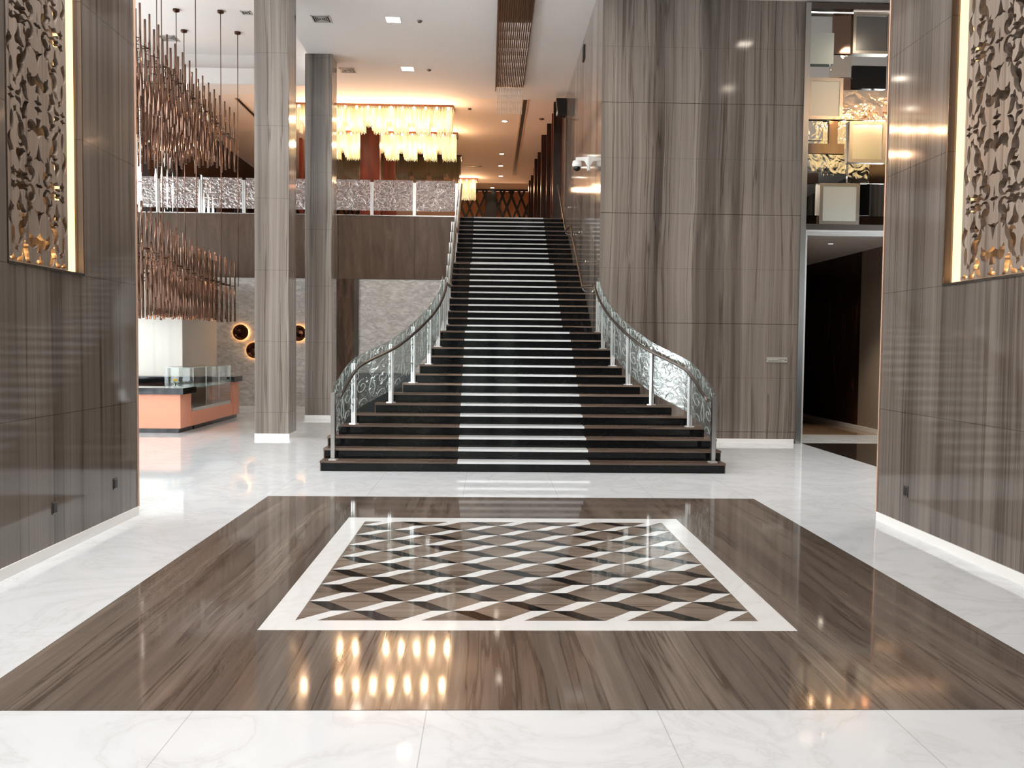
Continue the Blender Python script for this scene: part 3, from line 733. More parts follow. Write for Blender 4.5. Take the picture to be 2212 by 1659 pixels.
def carved_screen(x_face, sgn, y0, y1, r0, r1, label):
    t = thing('carved_screen', label, 'carved wall screen', (x_face+sgn*0.1, (y0+y1)/2, RZ0), 'carved stone screens in the side walls')
    Wd = y1-y0; Hh = 1.435; zc0 = 3.40 if sgn < 0 else 3.38
    zs = []; z = RZ0+0.012
    vs, tris = carved_tile(Wd, Hh)
    b = bmesh.new(); n = 4; th = 0.045; xf = x_face + sgn*0.045
    z = RZ0 + 0.012 + Hh/2
    for i in range(n):
        m_ = {}
        for d_ in (0, th):
            m_[d_] = [b.verts.new((xf+sgn*d_, (y0+y1)/2+v.x, z+v.y+i*Hh)) for v in vs]
        cnt = {}
        for f in tris:
            for a, c in zip(f, f[1:]+f[:1]): cnt[(a, c)] = 1
            b.faces.new([m_[0][k] for k in f]); b.faces.new([m_[th][k] for k in reversed(f)])
        for (a, c) in cnt:
            if (c, a) not in cnt:
                b.faces.new((m_[0][a], m_[th][a], m_[th][c], m_[0][c]))
    obj('fretwork', b, M['carved'], t, recalc=True)
    b = bmesh.new(); xd0, xd1 = x_face+sgn*0.10, x_face+sgn*0.165
    bx(b, xd0-sgn*0.02, xd1, r1-0.030, r1-0.002, RZ0+0.005, RZ1-0.01); bx(b, xd0, xd1, r0+0.03, r1-0.03, RZ0+0.002, RZ0+0.014)
    obj('led_strip', b, M['led'], t, 'glowing warm light strip')
    xm = x_face+sgn*0.125
    area('led_glow', (xm, r1-0.06, (RZ0+RZ1)/2), (radians(90), 0, pi), 0.06, RZ1-RZ0-0.1, 16, (1.0, 0.55, 0.2))
    area('led_glow', (xm, (r0+r1)/2, RZ0+0.03), (pi, 0, 0), 0.05, r1-r0-0.1, 4, (1.0, 0.55, 0.2))
    b = bmesh.new()
    for z in (3.2, 4.6, 6.0, 7.4):
        for y in (y0+0.12, y1-0.12): bx(b, x_face+sgn*0.09, x_face+sgn*0.169, y-0.015, y+0.015, z-0.015, z+0.015)
    obj('standoff', b, M['steel_dark'], t)
carved_screen(XL, -1, 7.50, 8.55, LR0, LR1, 'carved stone fretwork screen glowing at its edge in the left wall')
carved_screen(XR, 1, 7.36, 8.42, RR0, RR1, 'carved stone fretwork screen glowing at its edge in the right wall')

# sockets
def socket(x, sgn, y, z, label):
    t = thing('floor_socket', label, 'power socket', (x, y, z))
    b = bmesh.new(); bx(b, x, x+sgn*0.010, y-0.045, y+0.045, z-0.06, z+0.06); obj('plate', b, M['steel_dark'], t, bevel=0.002)
    b = bmesh.new(); bx(b, x+sgn*0.010, x+sgn*0.014, y-0.032, y+0.032, z-0.045, z+0.045); obj('socket_face', b, M['socket'], t)
socket(XL, 1, 8.13, 0.445, 'dark wall socket low on the left stone wall, the one nearer the viewer')
socket(XL, 1, 9.45, 0.46, 'dark wall socket low on the left stone wall, close to its far corner')
socket(XR, -1, 9.29, 0.455, 'small dark wall socket with pale rim low on the right stone wall')

# sign plate with lettering
sg_ = thing('sign_plate', 'small brushed metal ballroom lift sign on the stone wall beside the doorway', 'sign', (6.09, WF, 1.72))
b = bmesh.new(); bx(b, 5.87, 6.31, WF-0.012, WF, 1.72, 1.83); obj('plate', b, M['sign'], sg_)
def text(s, size, loc, parent, mat, name='lettering', label=None, rot=(radians(90), 0, 0)):
    c = bpy.data.curves.new(name, 'FONT'); c.body = s; c.size = size; c.extrude = 0.0008; c.align_x = 'LEFT'
    o = bpy.data.objects.new(name, c); COL.objects.link(o)
    dg = bpy.context.evaluated_depsgraph_get(); dg.update()
    me = bpy.data.meshes.new_from_object(o.evaluated_get(dg)); bpy.data.objects.remove(o)
    me.transform(Matrix.Translation(Vector(loc)-Vector(parent['_w'])) @ Matrix.Rotation(rot[0], 4, 'X'))
    me.materials.clear(); me.materials.append(mat)
    o = bpy.data.objects.new(name, me); COL.objects.link(o); o.parent = parent; return o
text('BALLROOM LIFT', 0.040, (5.91, WF-0.0125, 1.738), sg_, M['ink'])
b = bmesh.new(); f0 = lambda u, v, w: (u, WF-0.012-w, v)
prism(b, [(6.245, 1.755), (6.258, 1.755), (6.275, 1.774), (6.292, 1.755), (6.305, 1.755), (6.275, 1.790)], f0, 0.001); obj('arrow', b, M['ink'], sg_)
b = bmesh.new(); x = 6.11
for w_, dz in ((0.025, 0), (0.018, 0.004), (0.02, 0), (0.012, 0.005), (0.045, 0)):
    prism(b, [(x, 1.784+dz), (x+w_, 1.784+dz), (x+w_, 1.790+dz), (x, 1.790+dz)], f0, 0.001); x += w_+0.003
prism(b, [(6.14, 1.795), (6.147, 1.795), (6.147, 1.80), (6.14, 1.80)], f0, 0.001); prism(b, [(6.165, 1.797), (6.18, 1.797), (6.18, 1.801), (6.165, 1.801)], f0, 0.001)
obj('upper_script', b, M['ink'], sg_)

# ================================================================== MIRROR TILES above the doorway
mt = thing('mirror_mosaic', 'patchwork of framed and wavy mirror tiles above the doorway', 'mirror wall', (7.8, WF+0.1, 4.63))
def tile(x0, z0, x1, z1, mat, d_, frame=0.0, lab=None):
    b = bmesh.new(); yb = WF+0.16
    bx(b, x0+frame, x1-frame, yb-d_, yb, z0+frame, z1-frame); t = obj('mirror_tile', b, mat, mt, lab)
    if frame:
        for k, (w, dd) in enumerate(((frame, 0.0), (frame*0.45, 0.015))):
            b = bmesh.new(); y0_, y1_ = yb-d_-0.02-dd, yb
            bx(b, x0, x1, y0_, y1_, z0, z0+w); bx(b, x0, x1, y0_, y1_, z1-w, z1); bx(b, x0, x0+w, y0_, y1_, z0+w, z1-w); bx(b, x1-w, x1, y0_, y1_, z0+w, z1-w)
            if k == 0: obj('tile_frame', b, M['frame_silver'], t)
            else: b.free()
b = bmesh.new(); bx(b, 6.62, 9.0, WF+0.16, WF+0.2, 4.63, 9.06); obj('backing', b, M['mirror'], mt)
tile(6.63, 7.97, 7.16, 8.61, simple('pale_mirror', srgb(214, 222, 216), 0.25, 0.8), 0.09, lab='pale square tile')
tile(6.63, 6.82, 7.37, 7.68, M['frosted_mirror'], 0.10, 0.07, 'framed frosted tile')
tile(7.56, 8.20, 8.34, 9.04, simple('grey_mirror', srgb(140, 138, 134), 0.2, 0.9), 0.08, 0.06, 'framed smoky tile')
tile(7.53, 5.94, 8.31, 6.80, simple('clear_framed_mirror', srgb(236, 226, 214), 0.10, 1.0), 0.10, 0.07, 'framed tile reflecting the warm chandelier')
tile(6.93, 4.64, 7.78, 5.50, M['frosted_mirror'], 0.11, 0.07, 'framed pale tile at the bottom')
tile(7.58, 7.49, 8.30, 7.96, M['black_gloss'], 0.06, lab='black tile')
tile(7.12, 7.72, 7.57, 8.17, M['wavy'], 0.03)
tile(7.16, 8.2, 7.55, 9.04, M['mirror_bronze'], 0.03)
tile(6.63, 5.75, 7.0, 6.38, M['wavy'], 0.04); tile(6.63, 6.4, 6.98, 6.80, M['wavy'], 0.04)
tile(7.0, 5.72, 7.5, 6.75, M['wavy'], 0.025); tile(7.40, 6.84, 8.34, 7.45, M['wavy'], 0.045)
tile(6.64, 6.12, 7.45, 6.33, M['mirror_bronze'], 0.07); tile(7.12, 6.33, 7.3, 6.82, M['mirror_bronze'], 0.065); tile(7.16, 7.1, 7.6, 7.7, M['mirror_bronze'], 0.02)
tile(7.55, 5.52, 8.0, 5.92, M['wavy'], 0.05); tile(8.0, 5.52, 8.4, 5.92, M['mirror_bronze'], 0.04); tile(6.63, 5.5, 6.92, 5.72, M['mirror_bronze'], 0.05)
tile(7.8, 4.85, 8.02, 5.5, M['black_gloss'], 0.05); tile(8.36, 4.64, 8.95, 9.0, M['mirror_bronze'], 0.03); tile(7.8, 4.64, 8.34, 4.83, M['mirror_bronze'], 0.06); tile(6.63, 4.64, 6.92, 4.83, M['mirror_bronze'], 0.06)

# ================================================================== CHANDELIERS
def lit_crystal():
    m, nt, p = new('lit_crystal_rods'); p.inputs['Base Color'].default_value = (0.35, 0.26, 0.16, 1); p.inputs['Roughness'].default_value = 0.2
    n = noise(nt, coords(nt, (14, 14, 1.3)), 1.0, 2, 0.5)
    c = ramp(nt, n, [(0.35, (0.42, 0.28, 0.11, 1)), (0.5, (0.74, 0.58, 0.27, 1)), (0.62, (1.0, 0.88, 0.52, 1))])
    nt.links.new(c, p.inputs['Emission Color']); p.inputs['Emission Strength'].default_value = 0.80
    return m
M['crystal_lit'] = lit_crystal()
def rod_mesh(r, L, mat, name='rod'):
    b = bmesh.new(); tube(b, [(0, 0, 0), (0, 0, -L+0.03), (0, 0, -L)], [r, r, r*0.3], 6); return mesh(name, b, mat)
def crystal(label, x0, x1, y0, y1, top, rows, Ls, pitch, mat, group, lit=True, tooth=0.70, grp_n=100, blen=0.0):
    t = thing('crystal_chandelier', label, 'chandelier', ((x0+x1)/2, (y0+y1)/2, top), group)
    b = bmesh.new(); bx(b, x0-0.06, x1+0.06, y0-0.06, y1+0.06, top-0.065, top)
    obj('ceiling_plate', b, M['copper_dark'] if not lit else simple('chandelier_plate', srgb(120, 84, 64), 0.3, 0.8), t)
    me = rod_mesh(0.011, 1.0, mat); stuff = bmesh.new(); n = int((x1-x0)/pitch); cnt = 0
    for r_ in range(rows):
        y = y0 + (y1-y0)*r_/max(rows-1, 1)
        for i in range(n+1):
            x = x0 + (x1-x0)*i/n
            ph = ((x1-x)/tooth) % 1.0; L = Ls[0] if 0.0 <= (ph-0.0) and ph < 0.70 else Ls[1]
            L *= 1 + 0.03*((i*7+r_*3) % 5 - 2)/2
            if r_ == 0 and cnt < grp_n:
                o = bpy.data.objects.new('crystal_rod', me); COL.objects.link(o); o.parent = t; o.location = Vector((x, y, top-0.05)) - Vector(t['_w']); o.scale = (1, 1, L); cnt += 1
            else:
                tube(stuff, [(x, y, top-0.05), (x, y, top-0.05-L+0.03), (x, y, top-0.05-L)], [0.011, 0.011, 0.003], 4)
    if len(stuff.verts):
        o = obj('crystal_rods', stuff, mat, t, recalc=False); o['kind'] = 'stuff'
    else: stuff.free()
    if lit:
        b = bmesh.new(); k = int((x1-x0)/0.36)
        for i in range(k+1): lathe(b, (x0+0.1+(x1-x0-0.2)*i/max(k, 1), y0-0.03 + (0.04 if i % 2 else 0), top-0.1), [(0.01, 0.05), (0.03, 0.02), (0.03, -0.02), (0.01, -0.05)], 8)
        obj('bulbs', b, M['bulb'], t)
    return t
G = 'crystal rod chandeliers over the mezzanine hall'
crystal('long glowing crystal rod chandelier, the one nearest the mezzanine balustrade', -6.2, -1.25, 28.0, 28.75, CZ+0.03, 5, (0.73, 0.50), 0.048, M['crystal_lit'], G)
crystal('long glowing crystal rod chandelier, second row behind the mezzanine balustrade', -6.2, -1.25, 31.5, 32.25, CZ+0.03, 5, (0.84, 0.57), 0.048, M['crystal_lit'], G)
crystal('long unlit greenish crystal rod chandelier behind the two glowing rows', -6.2, -1.22, 35.2, 36.0, CZ+0.03, 5, (0.85, 0.66), 0.05, M['crystal_unlit'], G, lit=False)
crystal('small glowing crystal rod chandelier hanging at the head of the stairs', -1.45, -0.66, 39.9, 40.6, CZ+0.03, 5, (0.85, 0.62), 0.045, M['crystal_lit'], G, tooth=9)
def bulb_light(x, y, z, watts):
    l = bpy.data.lights.new('chandelier_bulb', 'POINT'); l.energy = watts; l.color = (1.0, 0.60, 0.34); l.shadow_soft_size = 0.04
    o = bpy.data.objects.new('chandelier_bulb', l); COL.objects.link(o); o.location = (x, y, z)
for y in (27.86, 31.36):
    for i in range(9): bulb_light(-5.9 + i*0.56, y-0.05, 9.12, 27)
for x in (-1.3, -0.8): bulb_light(x, 39.78, 9.4, 22)
# chandelier of the right wing: seen from here only in the mirror tiles
crystal('glowing crystal rod chandelier of the right wing, reflected in the mirror tiles', 10.0, 12.4, 9.5, 10.3, 9.22, 3, (1.7, 1.4), 0.06, M['crystal_lit'], None, tooth=0.8, grp_n=31)
for i in range(5): bulb_light(10.1 + i*0.55, 10.42, 8.9, 14)

# linear crystal fixture over the lobby
lf = thing('linear_ceiling_fixture', 'long bronze ceiling fixture hung with rows of pale crystal rods above the stairs', 'chandelier', (0.55, 22, CZ))
b = bmesh.new(); bx(b, 0.16, 0.95, 12.0, 25.6, CZ-0.07, CZ); obj('bronze_tray', b, simple('bronze_tray', srgb(104, 78, 64), 0.35, 0.5), lf)
b = bmesh.new(); bx(b, 0.13, 0.16, 12.0, 25.6, CZ-0.2, CZ); obj('side_rail', b, M['copper_dark'], lf)
nr = 15
for i in range(nr):
    x = 0.2 + 0.71*i/(nr-1)
    b = bmesh.new(); tube(b, [(x, 12.1, CZ-0.1), (x, 20.35, CZ-0.1)], 0.009, 6); obj('bronze_rod', b, M['copper_dark'], lf)
b = bmesh.new()
for i in range(nr):
    x = 0.2 + 0.71*i/(nr-1)
    y = 20.45
    for k in range(9):
        L = 0.56; tube(b, [(x+0.004*((i+k) % 3-1), y, CZ-0.11), (x, y+L-0.05, CZ-0.11)], 0.009, 5); y += L+0.005
    for k in range(4):
        L = 0.17; z = CZ-0.12-k*0.19; tube(b, [(x, 25.55, z), (x, 25.55, z-L)], 0.008, 5)
o = obj('crystal_rods', b, M['crystal_clear'], lf); o['kind'] = 'stuff'

# copper tube chandelier
ct = thing('tube_chandelier', 'two tiered chandelier of hanging copper tubes on long thin rods', 'chandelier', (-8, 20, 10.62))
cands = [(-8.16, 22.94), (-8.48, 24.43), (-7.03, 22.97), (-7.03, 24.49)]
rods = cands + [(-6.85, 20.5), (-7.55, 20.0), (-7.75, 19.2), (-6.7, 18.0)]
for (x, y) in rods:
    b = bmesh.new(); lathe(b, (x, y, 10.62), [(0.085, 0), (0.085, -0.05), (0.07, -0.06), (0.02, -0.07)], 14); obj('canopy', b, M['copper_dark'], ct)
    b = bmesh.new(); tube(b, [(x, y, 10.55), (x, y, 3.6)], 0.011, 6); obj('suspension_rod', b, M['copper'], ct)
def tubemesh(L, r1=0.030, r2=0.024):
    b = bmesh.new(); tube(b, [(0, 0, 0), (0, 0, -L*0.52)], r2, 8); tube(b, [(0.012, 0.0, -L*0.46), (0.012, 0, -L)], r1, 8); return mesh('tube', b, M['copper'])
tA, tB = tubemesh(1.72), tubemesh(1.72, 0.026, 0.020)
cols_ = []
for j in range(31):
    y = 16.2 + j*0.285
    for i in range(9):
        xr = -6.62 - 0.07*max(0, y-16.4)
        x = xr - i*0.37 - (0.18 if j % 2 else 0)
        cols_.append((x, y, i, j))
cols_.sort(key=lambda c: (c[2], c[1]))
stA, cntA = bmesh.new(), 0
def hang(x, y, zt, zb, ind):
    global cntA
    L = zt-zb; jit = random.uniform(-0.008, 0.008)
    if ind:
        o = bpy.data.objects.new('copper_tube', tA if cntA % 2 else tB); COL.objects.link(o); o.parent = ct
        o.location = Vector((x, y, zt)) - Vector(ct['_w']); o.scale = (1, 1, L/1.72); o.rotation_euler = (random.uniform(-.006, .006), jit, random.uniform(0, 6.28)); cntA += 1
    else:
        tube(stA, [(x, y, zt), (x+jit, y, zt-L*0.52)], 0.022, 6); tube(stA, [(x+0.014, y, zt-L*0.46), (x+0.014+jit, y, zb)], 0.028, 6)
for q, (x, y, i, j) in enumerate(cols_):
    rs = random.Random(i*100+j)
    # upper tier
    zt = 8.42 + rs.choice((-0.32, -0.12, 0, 0, 0.05)) + (0 if i == 0 else -0.05); zb = 6.72 + rs.choice((0, 0.12, 0.2, 0.05)) + (0.05 if i else 0)
    if i == 0: zt = 8.40 + 0.01*(y-16); zb = 6.66+0.02*(y-16)
    hang(x, y, zt, zb, cntA < 50 and i < 2)
for q, (x, y, i, j) in enumerate(cols_):
    rs = random.Random(i*100+j+5000)
    k = max(0.0, 1-(y-16.2)/4.2) * max(0.0, 1-i*0.22)
    zb = 2.60 + 0.80*k**1.3 + rs.choice((0, 0.02, 0.05)); zt = 4.33 + 0.42*max(0.0, 1-(y-16.2)/5.0) + rs.choice((-0.3, -0.1, 0, 0.05))
    if i == 0: zt = 4.33 + 0.42*max(0.0, 1-(y-16.2)/5.0)
    hang(x, y, zt, zb, cntA < 100 and i < 2)
o = obj('copper_tubes', stA, M['copper'], ct, recalc=False); o['kind'] = 'stuff'
for z in (7.75, 3.62):
    b = bmesh.new(); 
    for i in range(9):
        pts = []
        for j in range(0, 31): 
            y = 16.2+j*0.285; pts.append((-6.62-0.07*max(0, y-16.4)-i*0.37-(0.18 if j % 2 else 0), y, z + (0.3*max(0, 1-(y-16.2)/5.0) if z < 5 else 0)))
        tube(b, pts, 0.009, 5)
    for j in range(0, 31, 4):
        y = 16.2+j*0.285; xr = -6.62-0.07*max(0, y-16.4); zz = z + (0.3*max(0, 1-(y-16.2)/5.0) if z < 5 else 0)
        tube(b, [(xr, y, zz), (xr-8*0.37, y, zz)], 0.011, 5)
    obj('lattice_frame', b, M['copper_dark'], ct)

# ================================================================== CEILING DEVICES
def downlight(x, y, z, label, s=0.13, watts=None, warm=(1.0, 0.85, 0.68), square=True):
    t = thing('downlight', label, 'ceiling light', (x, y, z), 'recessed ceiling downlights')
    b = bmesh.new()
    if square:
        w = 0.02
        bx(b, x-s-w, x+s+w, y-s-w, y-s, z-0.008, z); bx(b, x-s-w, x+s+w, y+s, y+s+w, z-0.008, z); bx(b, x-s-w, x-s, y-s, y+s, z-0.008, z); bx(b, x+s, x+s+w, y-s, y+s, z-0.008, z)
        c = bmesh.new(); bx(c, x-s, x+s, y-s, y+s, z-0.005, z)
    else:
        lathe(b, (x, y, z), [(s+0.02, 0), (s+0.02, -0.008), (s, -0.008), (s, 0)], 18); c = bmesh.new(); lathe(c, (x, y, z), [(s*0.98, 0), (s*0.98, -0.005), (0.001, -0.005)], 18)
    obj('trim_ring', b, M['white_plastic'], t); obj('lens', c, M['lamp'], t)
    if watts:
        l = bpy.data.lights.new('downlight_beam', 'SPOT'); l.energy = watts; l.color = warm; l.spot_size = radians(75); l.spot_blend = 0.7; l.shadow_soft_size = 0.08
        o = bpy.data.objects.new('downlight_beam', l); COL.objects.link(o); o.location = (x, y, z-0.03)
for iy, y in enumerate((-3.0, -0.4, 2.2, 4.8, 7.4)):  # fill lights out of view, added to brighten the foreground floor and right wall
    x = -3.3
    t = thing('fill_panel', 'added square fill-light panel near the left stone block, %s along the row' % ('first', 'second', 'third', 'fourth', 'last')[iy], 'ceiling light', (x, y, CZ), 'added fill-light panels of the lobby ceiling')
    b = bmesh.new(); bx(b, x-0.6, x+0.6, y-0.6, y+0.6, CZ-0.02, CZ); obj('panel_frame', b, M['white_plastic'], t)
    b = bmesh.new(); bx(b, x-0.57, x+0.57, y-0.57, y+0.57, CZ-0.024, CZ-0.02); obj('diffuser', b, M['lamp'], t)
    area('fill_panel_light', (x, y, CZ-0.04), (0, 0, 0), 1.1, 1.1, 125, (0.96, 0.98, 1.0))
for iy, (x, y) in enumerate(((-0.6, 11.4), (2.4, 11.4), (-0.6, 14.6), (2.4, 14.6))):  # more added fill lights out of view, for the middle of the lobby
    t = thing('fill_panel', 'added square fill-light panel before the stairs, %s' % ('front left', 'front right', 'rear left', 'rear right')[iy], 'ceiling light', (x, y, CZ), 'added fill-light panels of the lobby ceiling')
    b = bmesh.new(); bx(b, x-0.5, x+0.5, y-0.5, y+0.5, CZ-0.02, CZ); obj('panel_frame', b, M['white_plastic'], t)
    b = bmesh.new(); bx(b, x-0.47, x+0.47, y-0.47, y+0.47, CZ-0.024, CZ-0.02); obj('diffuser', b, M['lamp'], t)
    area('fill_panel_light', (x, y, CZ-0.04), (0, 0, 0), 0.9, 0.9, 70, (1.0, 0.98, 0.96))
downlight(-2.31, 20.7, CZ, 'square ceiling downlight left of the linear crystal fixture, closest to the viewer', 0.16, 250)
downlight(-2.31, 24.3, CZ, 'square ceiling downlight between the two ceiling vents and the crystal fixture, second from the viewer', 0.16, 250)
downlight(-4.12, 27.35, CZ+0.03, 'bright square ceiling downlight above the left end of the glowing chandeliers', 0.14, 150)
downlight(-1.9, 27.35, CZ+0.03, 'small round ceiling downlight above the right end of the glowing chandeliers', 0.09, 100, square=False)
for i, (x, y) in enumerate(((0.48, 29.8), (0.46, 34.8), (0.45, 37.1), (0.49, 39.3), (0.12, 42.2))):
    downlight(x, y, CZ+0.03, 'small round downlight in the upper hall ceiling, %s above the head of the stairs' % ('nearest', 'second', 'third', 'fourth', 'farthest')[i], 0.09, 60, square=False)
downlight(7.95, 20.0, 4.47, 'small bright downlight in the corridor ceiling inside the doorway', 0.05, 260, square=False)
for i, (x, y) in enumerate(((6.0, 15.5), (8.6, 15.5), (6.6, 12.0), (9.4, 12.0))):  # lamps added to brighten the right side of the floor and stone wall
    downlight(x, y, 9.22, 'added square fill downlight in the right wing ceiling, %s, seen only in the mirror tiles' % ('front left', 'front right', 'rear left', 'rear right')[i], 0.15, 420, warm=(1.0, 0.93, 0.85))
downlight(-8.6, 21.5, 10.62, 'round downlight in the raised ceiling behind the copper tubes', 0.08, 500, square=False)
downlight(-11.2, 20.0, 10.62, 'added round fill downlight in the raised ceiling beyond the copper tubes, hidden by the left stone block', 0.08, 700, square=False)  # unseen lamp added to brighten the pale wall at the left
downlight(-6.2, 15.0, 10.62, 'added round fill downlight in the raised ceiling just behind the left stone block', 0.08, 500, square=False)  # unseen lamp added to brighten the left side near the column
def vent(x, y, z, label, s=0.22):
    t = thing('ceiling_vent', label, 'air vent', (x, y, z), 'square ceiling vents')
    b = bmesh.new(); w = 0.03
    bx(b, x-s, x+s, y-s, y-s+w, z-0.012, z); bx(b, x-s, x+s, y+s-w, y+s, z-0.012, z); bx(b, x-s, x-s+w, y-s, y+s, z-0.012, z); bx(b, x+s-w, x+s, y-s, y+s, z-0.012, z)
    obj('frame', b, M['vent'], t)
    b = bmesh.new(); bx(b, x-s+w, x+s-w, y-s+w, y+s-w, z-0.001, z); obj('backing', b, M['black'], t)
    for k in range(4):
        b = bmesh.new(); q = s-w-0.04-k*0.042
        if q > 0.02:
            f = lambda a0, a1, b0, b1: bx(b, x+a0, x+a1, y+b0, y+b1, z-0.014, z-0.004)
            f(-q, q, -q, -q+0.014); f(-q, q, q-0.014, q); f(-q, -q+0.014, -q, q); f(q-0.014, q, -q, q); obj('louver', b, M['vent'], t)
        else: b.free()
vent(-4.0, 20.75, CZ, 'square ceiling vent beside the near stone column top')
vent(-4.0, 24.55, CZ, 'square ceiling vent beside the top of the shorter stone column')
vent(-9.13, 25.08, 10.62, 'square vent in the raised ceiling behind the copper tubes', 0.24)
vent(-6.39, 23.06, 10.62, 'small pale square vent in the raised ceiling next to the near stone column', 0.13)
def detector(x, y, z, label, r=0.06):
    b = bmesh.new(); lathe(b, (x, y, z), [(r, 0), (r, -0.015), (r*0.6, -0.04), (0.001, -0.045)], 16)
    tag(obj('smoke_detector', b, M['steel_dark']), label, 'smoke detector', 'small round ceiling detectors')
detector(-1.7, 20.75, CZ, 'small round detector on the ceiling right of the nearest square downlight')
detector(-1.72, 24.35, CZ, 'small dark round detector right of the second square downlight')
detector(-0.68, 28.3, CZ+0.03, 'small detector on the ceiling right of the nearest glowing chandelier')
detector(1.72, 29.4, CZ+0.03, 'dark round detector on the ceiling near the wooden fins', 0.09)
def slot(x0, x1, y0, y1, z, label):
    t = thing('slot_diffuser', label, 'slot diffuser', ((x0+x1)/2, (y0+y1)/2, z)); b = bmesh.new(); bx(b, x0, x1, y0, y1, z-0.006, z); obj('slot', b, M['black'], t)
    b = bmesh.new(); lx, ly = (0.03, 0) if (y1-y0) > (x1-x0) else (0, 0.03)
    bx(b, x0-lx-0.01, x0 if lx else x1+0.01, y0-ly-0.01, y1+0.01 if lx else y0, z-0.01, z)
    bx(b, (x1 if lx else x0-0.01), x1+lx+0.01, (y0-0.01 if lx else y1), y1+ly+0.01, z-0.01, z); obj('slot_rim', b, M['tan_wall'], t)
slot(1.02, 1.14, 27.2, 39.0, CZ+0.028, 'long dark slot diffuser running down the upper hall ceiling near the wooden fins')
slot(-1.15, -0.35, 37.2, 37.4, CZ+0.03, 'short dark slot diffuser across the upper hall ceiling')
slot(-8.0, -7.9, 27.6, 34.0, CZ+0.028, 'dark slot diffuser in the ceiling behind the copper tubes')

# speaker, security camera
b = bmesh.new(); prism(b, [(2.03, 9.02), (2.27, 8.98), (2.29, 9.5), (1.98, 9.5)], lambda u, v, w: (u, 26.3+w, v), 0.3)
sp = tag(obj('speaker', b, M['black']), 'black wall speaker high beside the edge of the upper hall', 'speaker')
b = bmesh.new(); bx(b, 2.0, 2.04, 26.31, 26.6, 9.04, 9.12); obj('bracket', b, M['white_plastic'], sp)
b = bmesh.new(); bx(b, 2.272, 2.30, 21.5, 21.8, 9.1, 9.45); tag(obj('wall_panel', b, M['black']), 'thin black box high on the side wall beside the stairs', 'wall box')
cm = thing('security_camera', 'white dome security camera on a wall bracket', 'security camera', (2.3, 20.3, 6.4))
b = bmesh.new(); bx(b, 2.27, 2.3, 20.22, 20.38, 6.12, 6.46); prism(b, [(2.28, 6.20), (2.28, 6.44), (2.22, 6.44), (2.0, 6.42), (2.0, 6.36), (2.2, 6.34)], lambda u, v, w: (u, 20.27+w, v), 0.06); obj('bracket', b, M['white_plastic'], cm)
b = bmesh.new(); lathe(b, (2.03, 20.3, 6.25), [(0.03, 0.12), (0.10, 0.09), (0.115, 0.0), (0.105, -0.04), (0.09, -0.045)], 20); obj('housing', b, M['white_plastic'], cm)
b = bmesh.new(); lathe(b, (2.03, 20.3, 6.20), [(0.085, 0.01), (0.08, -0.04), (0.05, -0.08), (0.005, -0.095)], 20); obj('dome_lens', b, M['black_gloss'], cm)

# ================================================================== UPPER HALL FURNISHING
# wooden fins along the right
fins = [(27.35, 1.98, 0.18, 0), (28.7, 2.02, 0.1, 1), (30.0, 1.95, 0.12, 0), (31.6, 1.86, 0.3, 0), (33.0, 1.95, 0.12, 1), (34.4, 1.88, 0.12, 0), (35.6, 1.82, 0.32, 0), (37.4, 1.88, 0.12, 1), (39.0, 1.84, 0.14, 0), (40.2, 1.8, 0.32, 0)]
for i, (y, x0, w, kind) in enumerate(fins):
    b = bmesh.new(); bx(b, x0, 2.25, y, y+w, MZ, CZ+0.03 - (0 if i % 3 else 0.0))
    od = ('nearest', 'second', 'third', 'fourth', 'fifth', 'sixth', 'seventh', 'eighth', 'ninth', 'farthest')[i]
    tag(obj('wooden_fin', b, M['fin_wood'] if not kind else M['red_wood']), '%s full-height wooden fin, %s from the stone wall right of the upper hall' % ('reddish' if kind else 'dark', od), 'wooden fin', 'wooden fins along the upper hall')
b = bmesh.new(); bx(b, 2.25, 2.3, 27.3, 41.7, MZ, CZ+0.03); struct('wall_upper_right', b, wood('brown_fin_backing', srgb(92, 58, 42), srgb(120, 78, 58), srgb(140, 96, 74), 4.0, 0.35, [('Y', 0.9, 0.2, 0.1, 0.8)]))
# red timber piers
for x0, x1, y, lab in ((-4.50, -3.83, 30.3, 'broad red timber pier standing between the first and second glowing chandelier'), (-4.12, -3.62, 33.6, 'brown timber pier behind the second glowing chandelier')):
    b = bmesh.new(); bx(b, x0, x1, y, y+0.4, MZ, CZ+0.03); pr = tag(obj('timber_pier', b, M['red_wood']), lab, 'pier', 'timber piers in the upper hall')
    b = bmesh.new(); bx(b, x0-0.01, x1+0.01, y-0.02, y, MZ+0.95, MZ+1.0); obj('band', b, M['fin_wood'], pr)
for i, x in enumerate((-7.05, -6.86, -6.68, -6.5)):
    b = bmesh.new(); bx(b, x, x+0.09, 31.0+0.5*i, 31.3+0.5*i, MZ, 8.9 + 0.5*(i % 2)); tag(obj('timber_pier', b, M['red_wood']), 'slim red timber pier seen between the two stone columns, %s from the left' % ('first', 'second', 'third', 'fourth')[i], 'pier', 'timber piers in the upper hall')
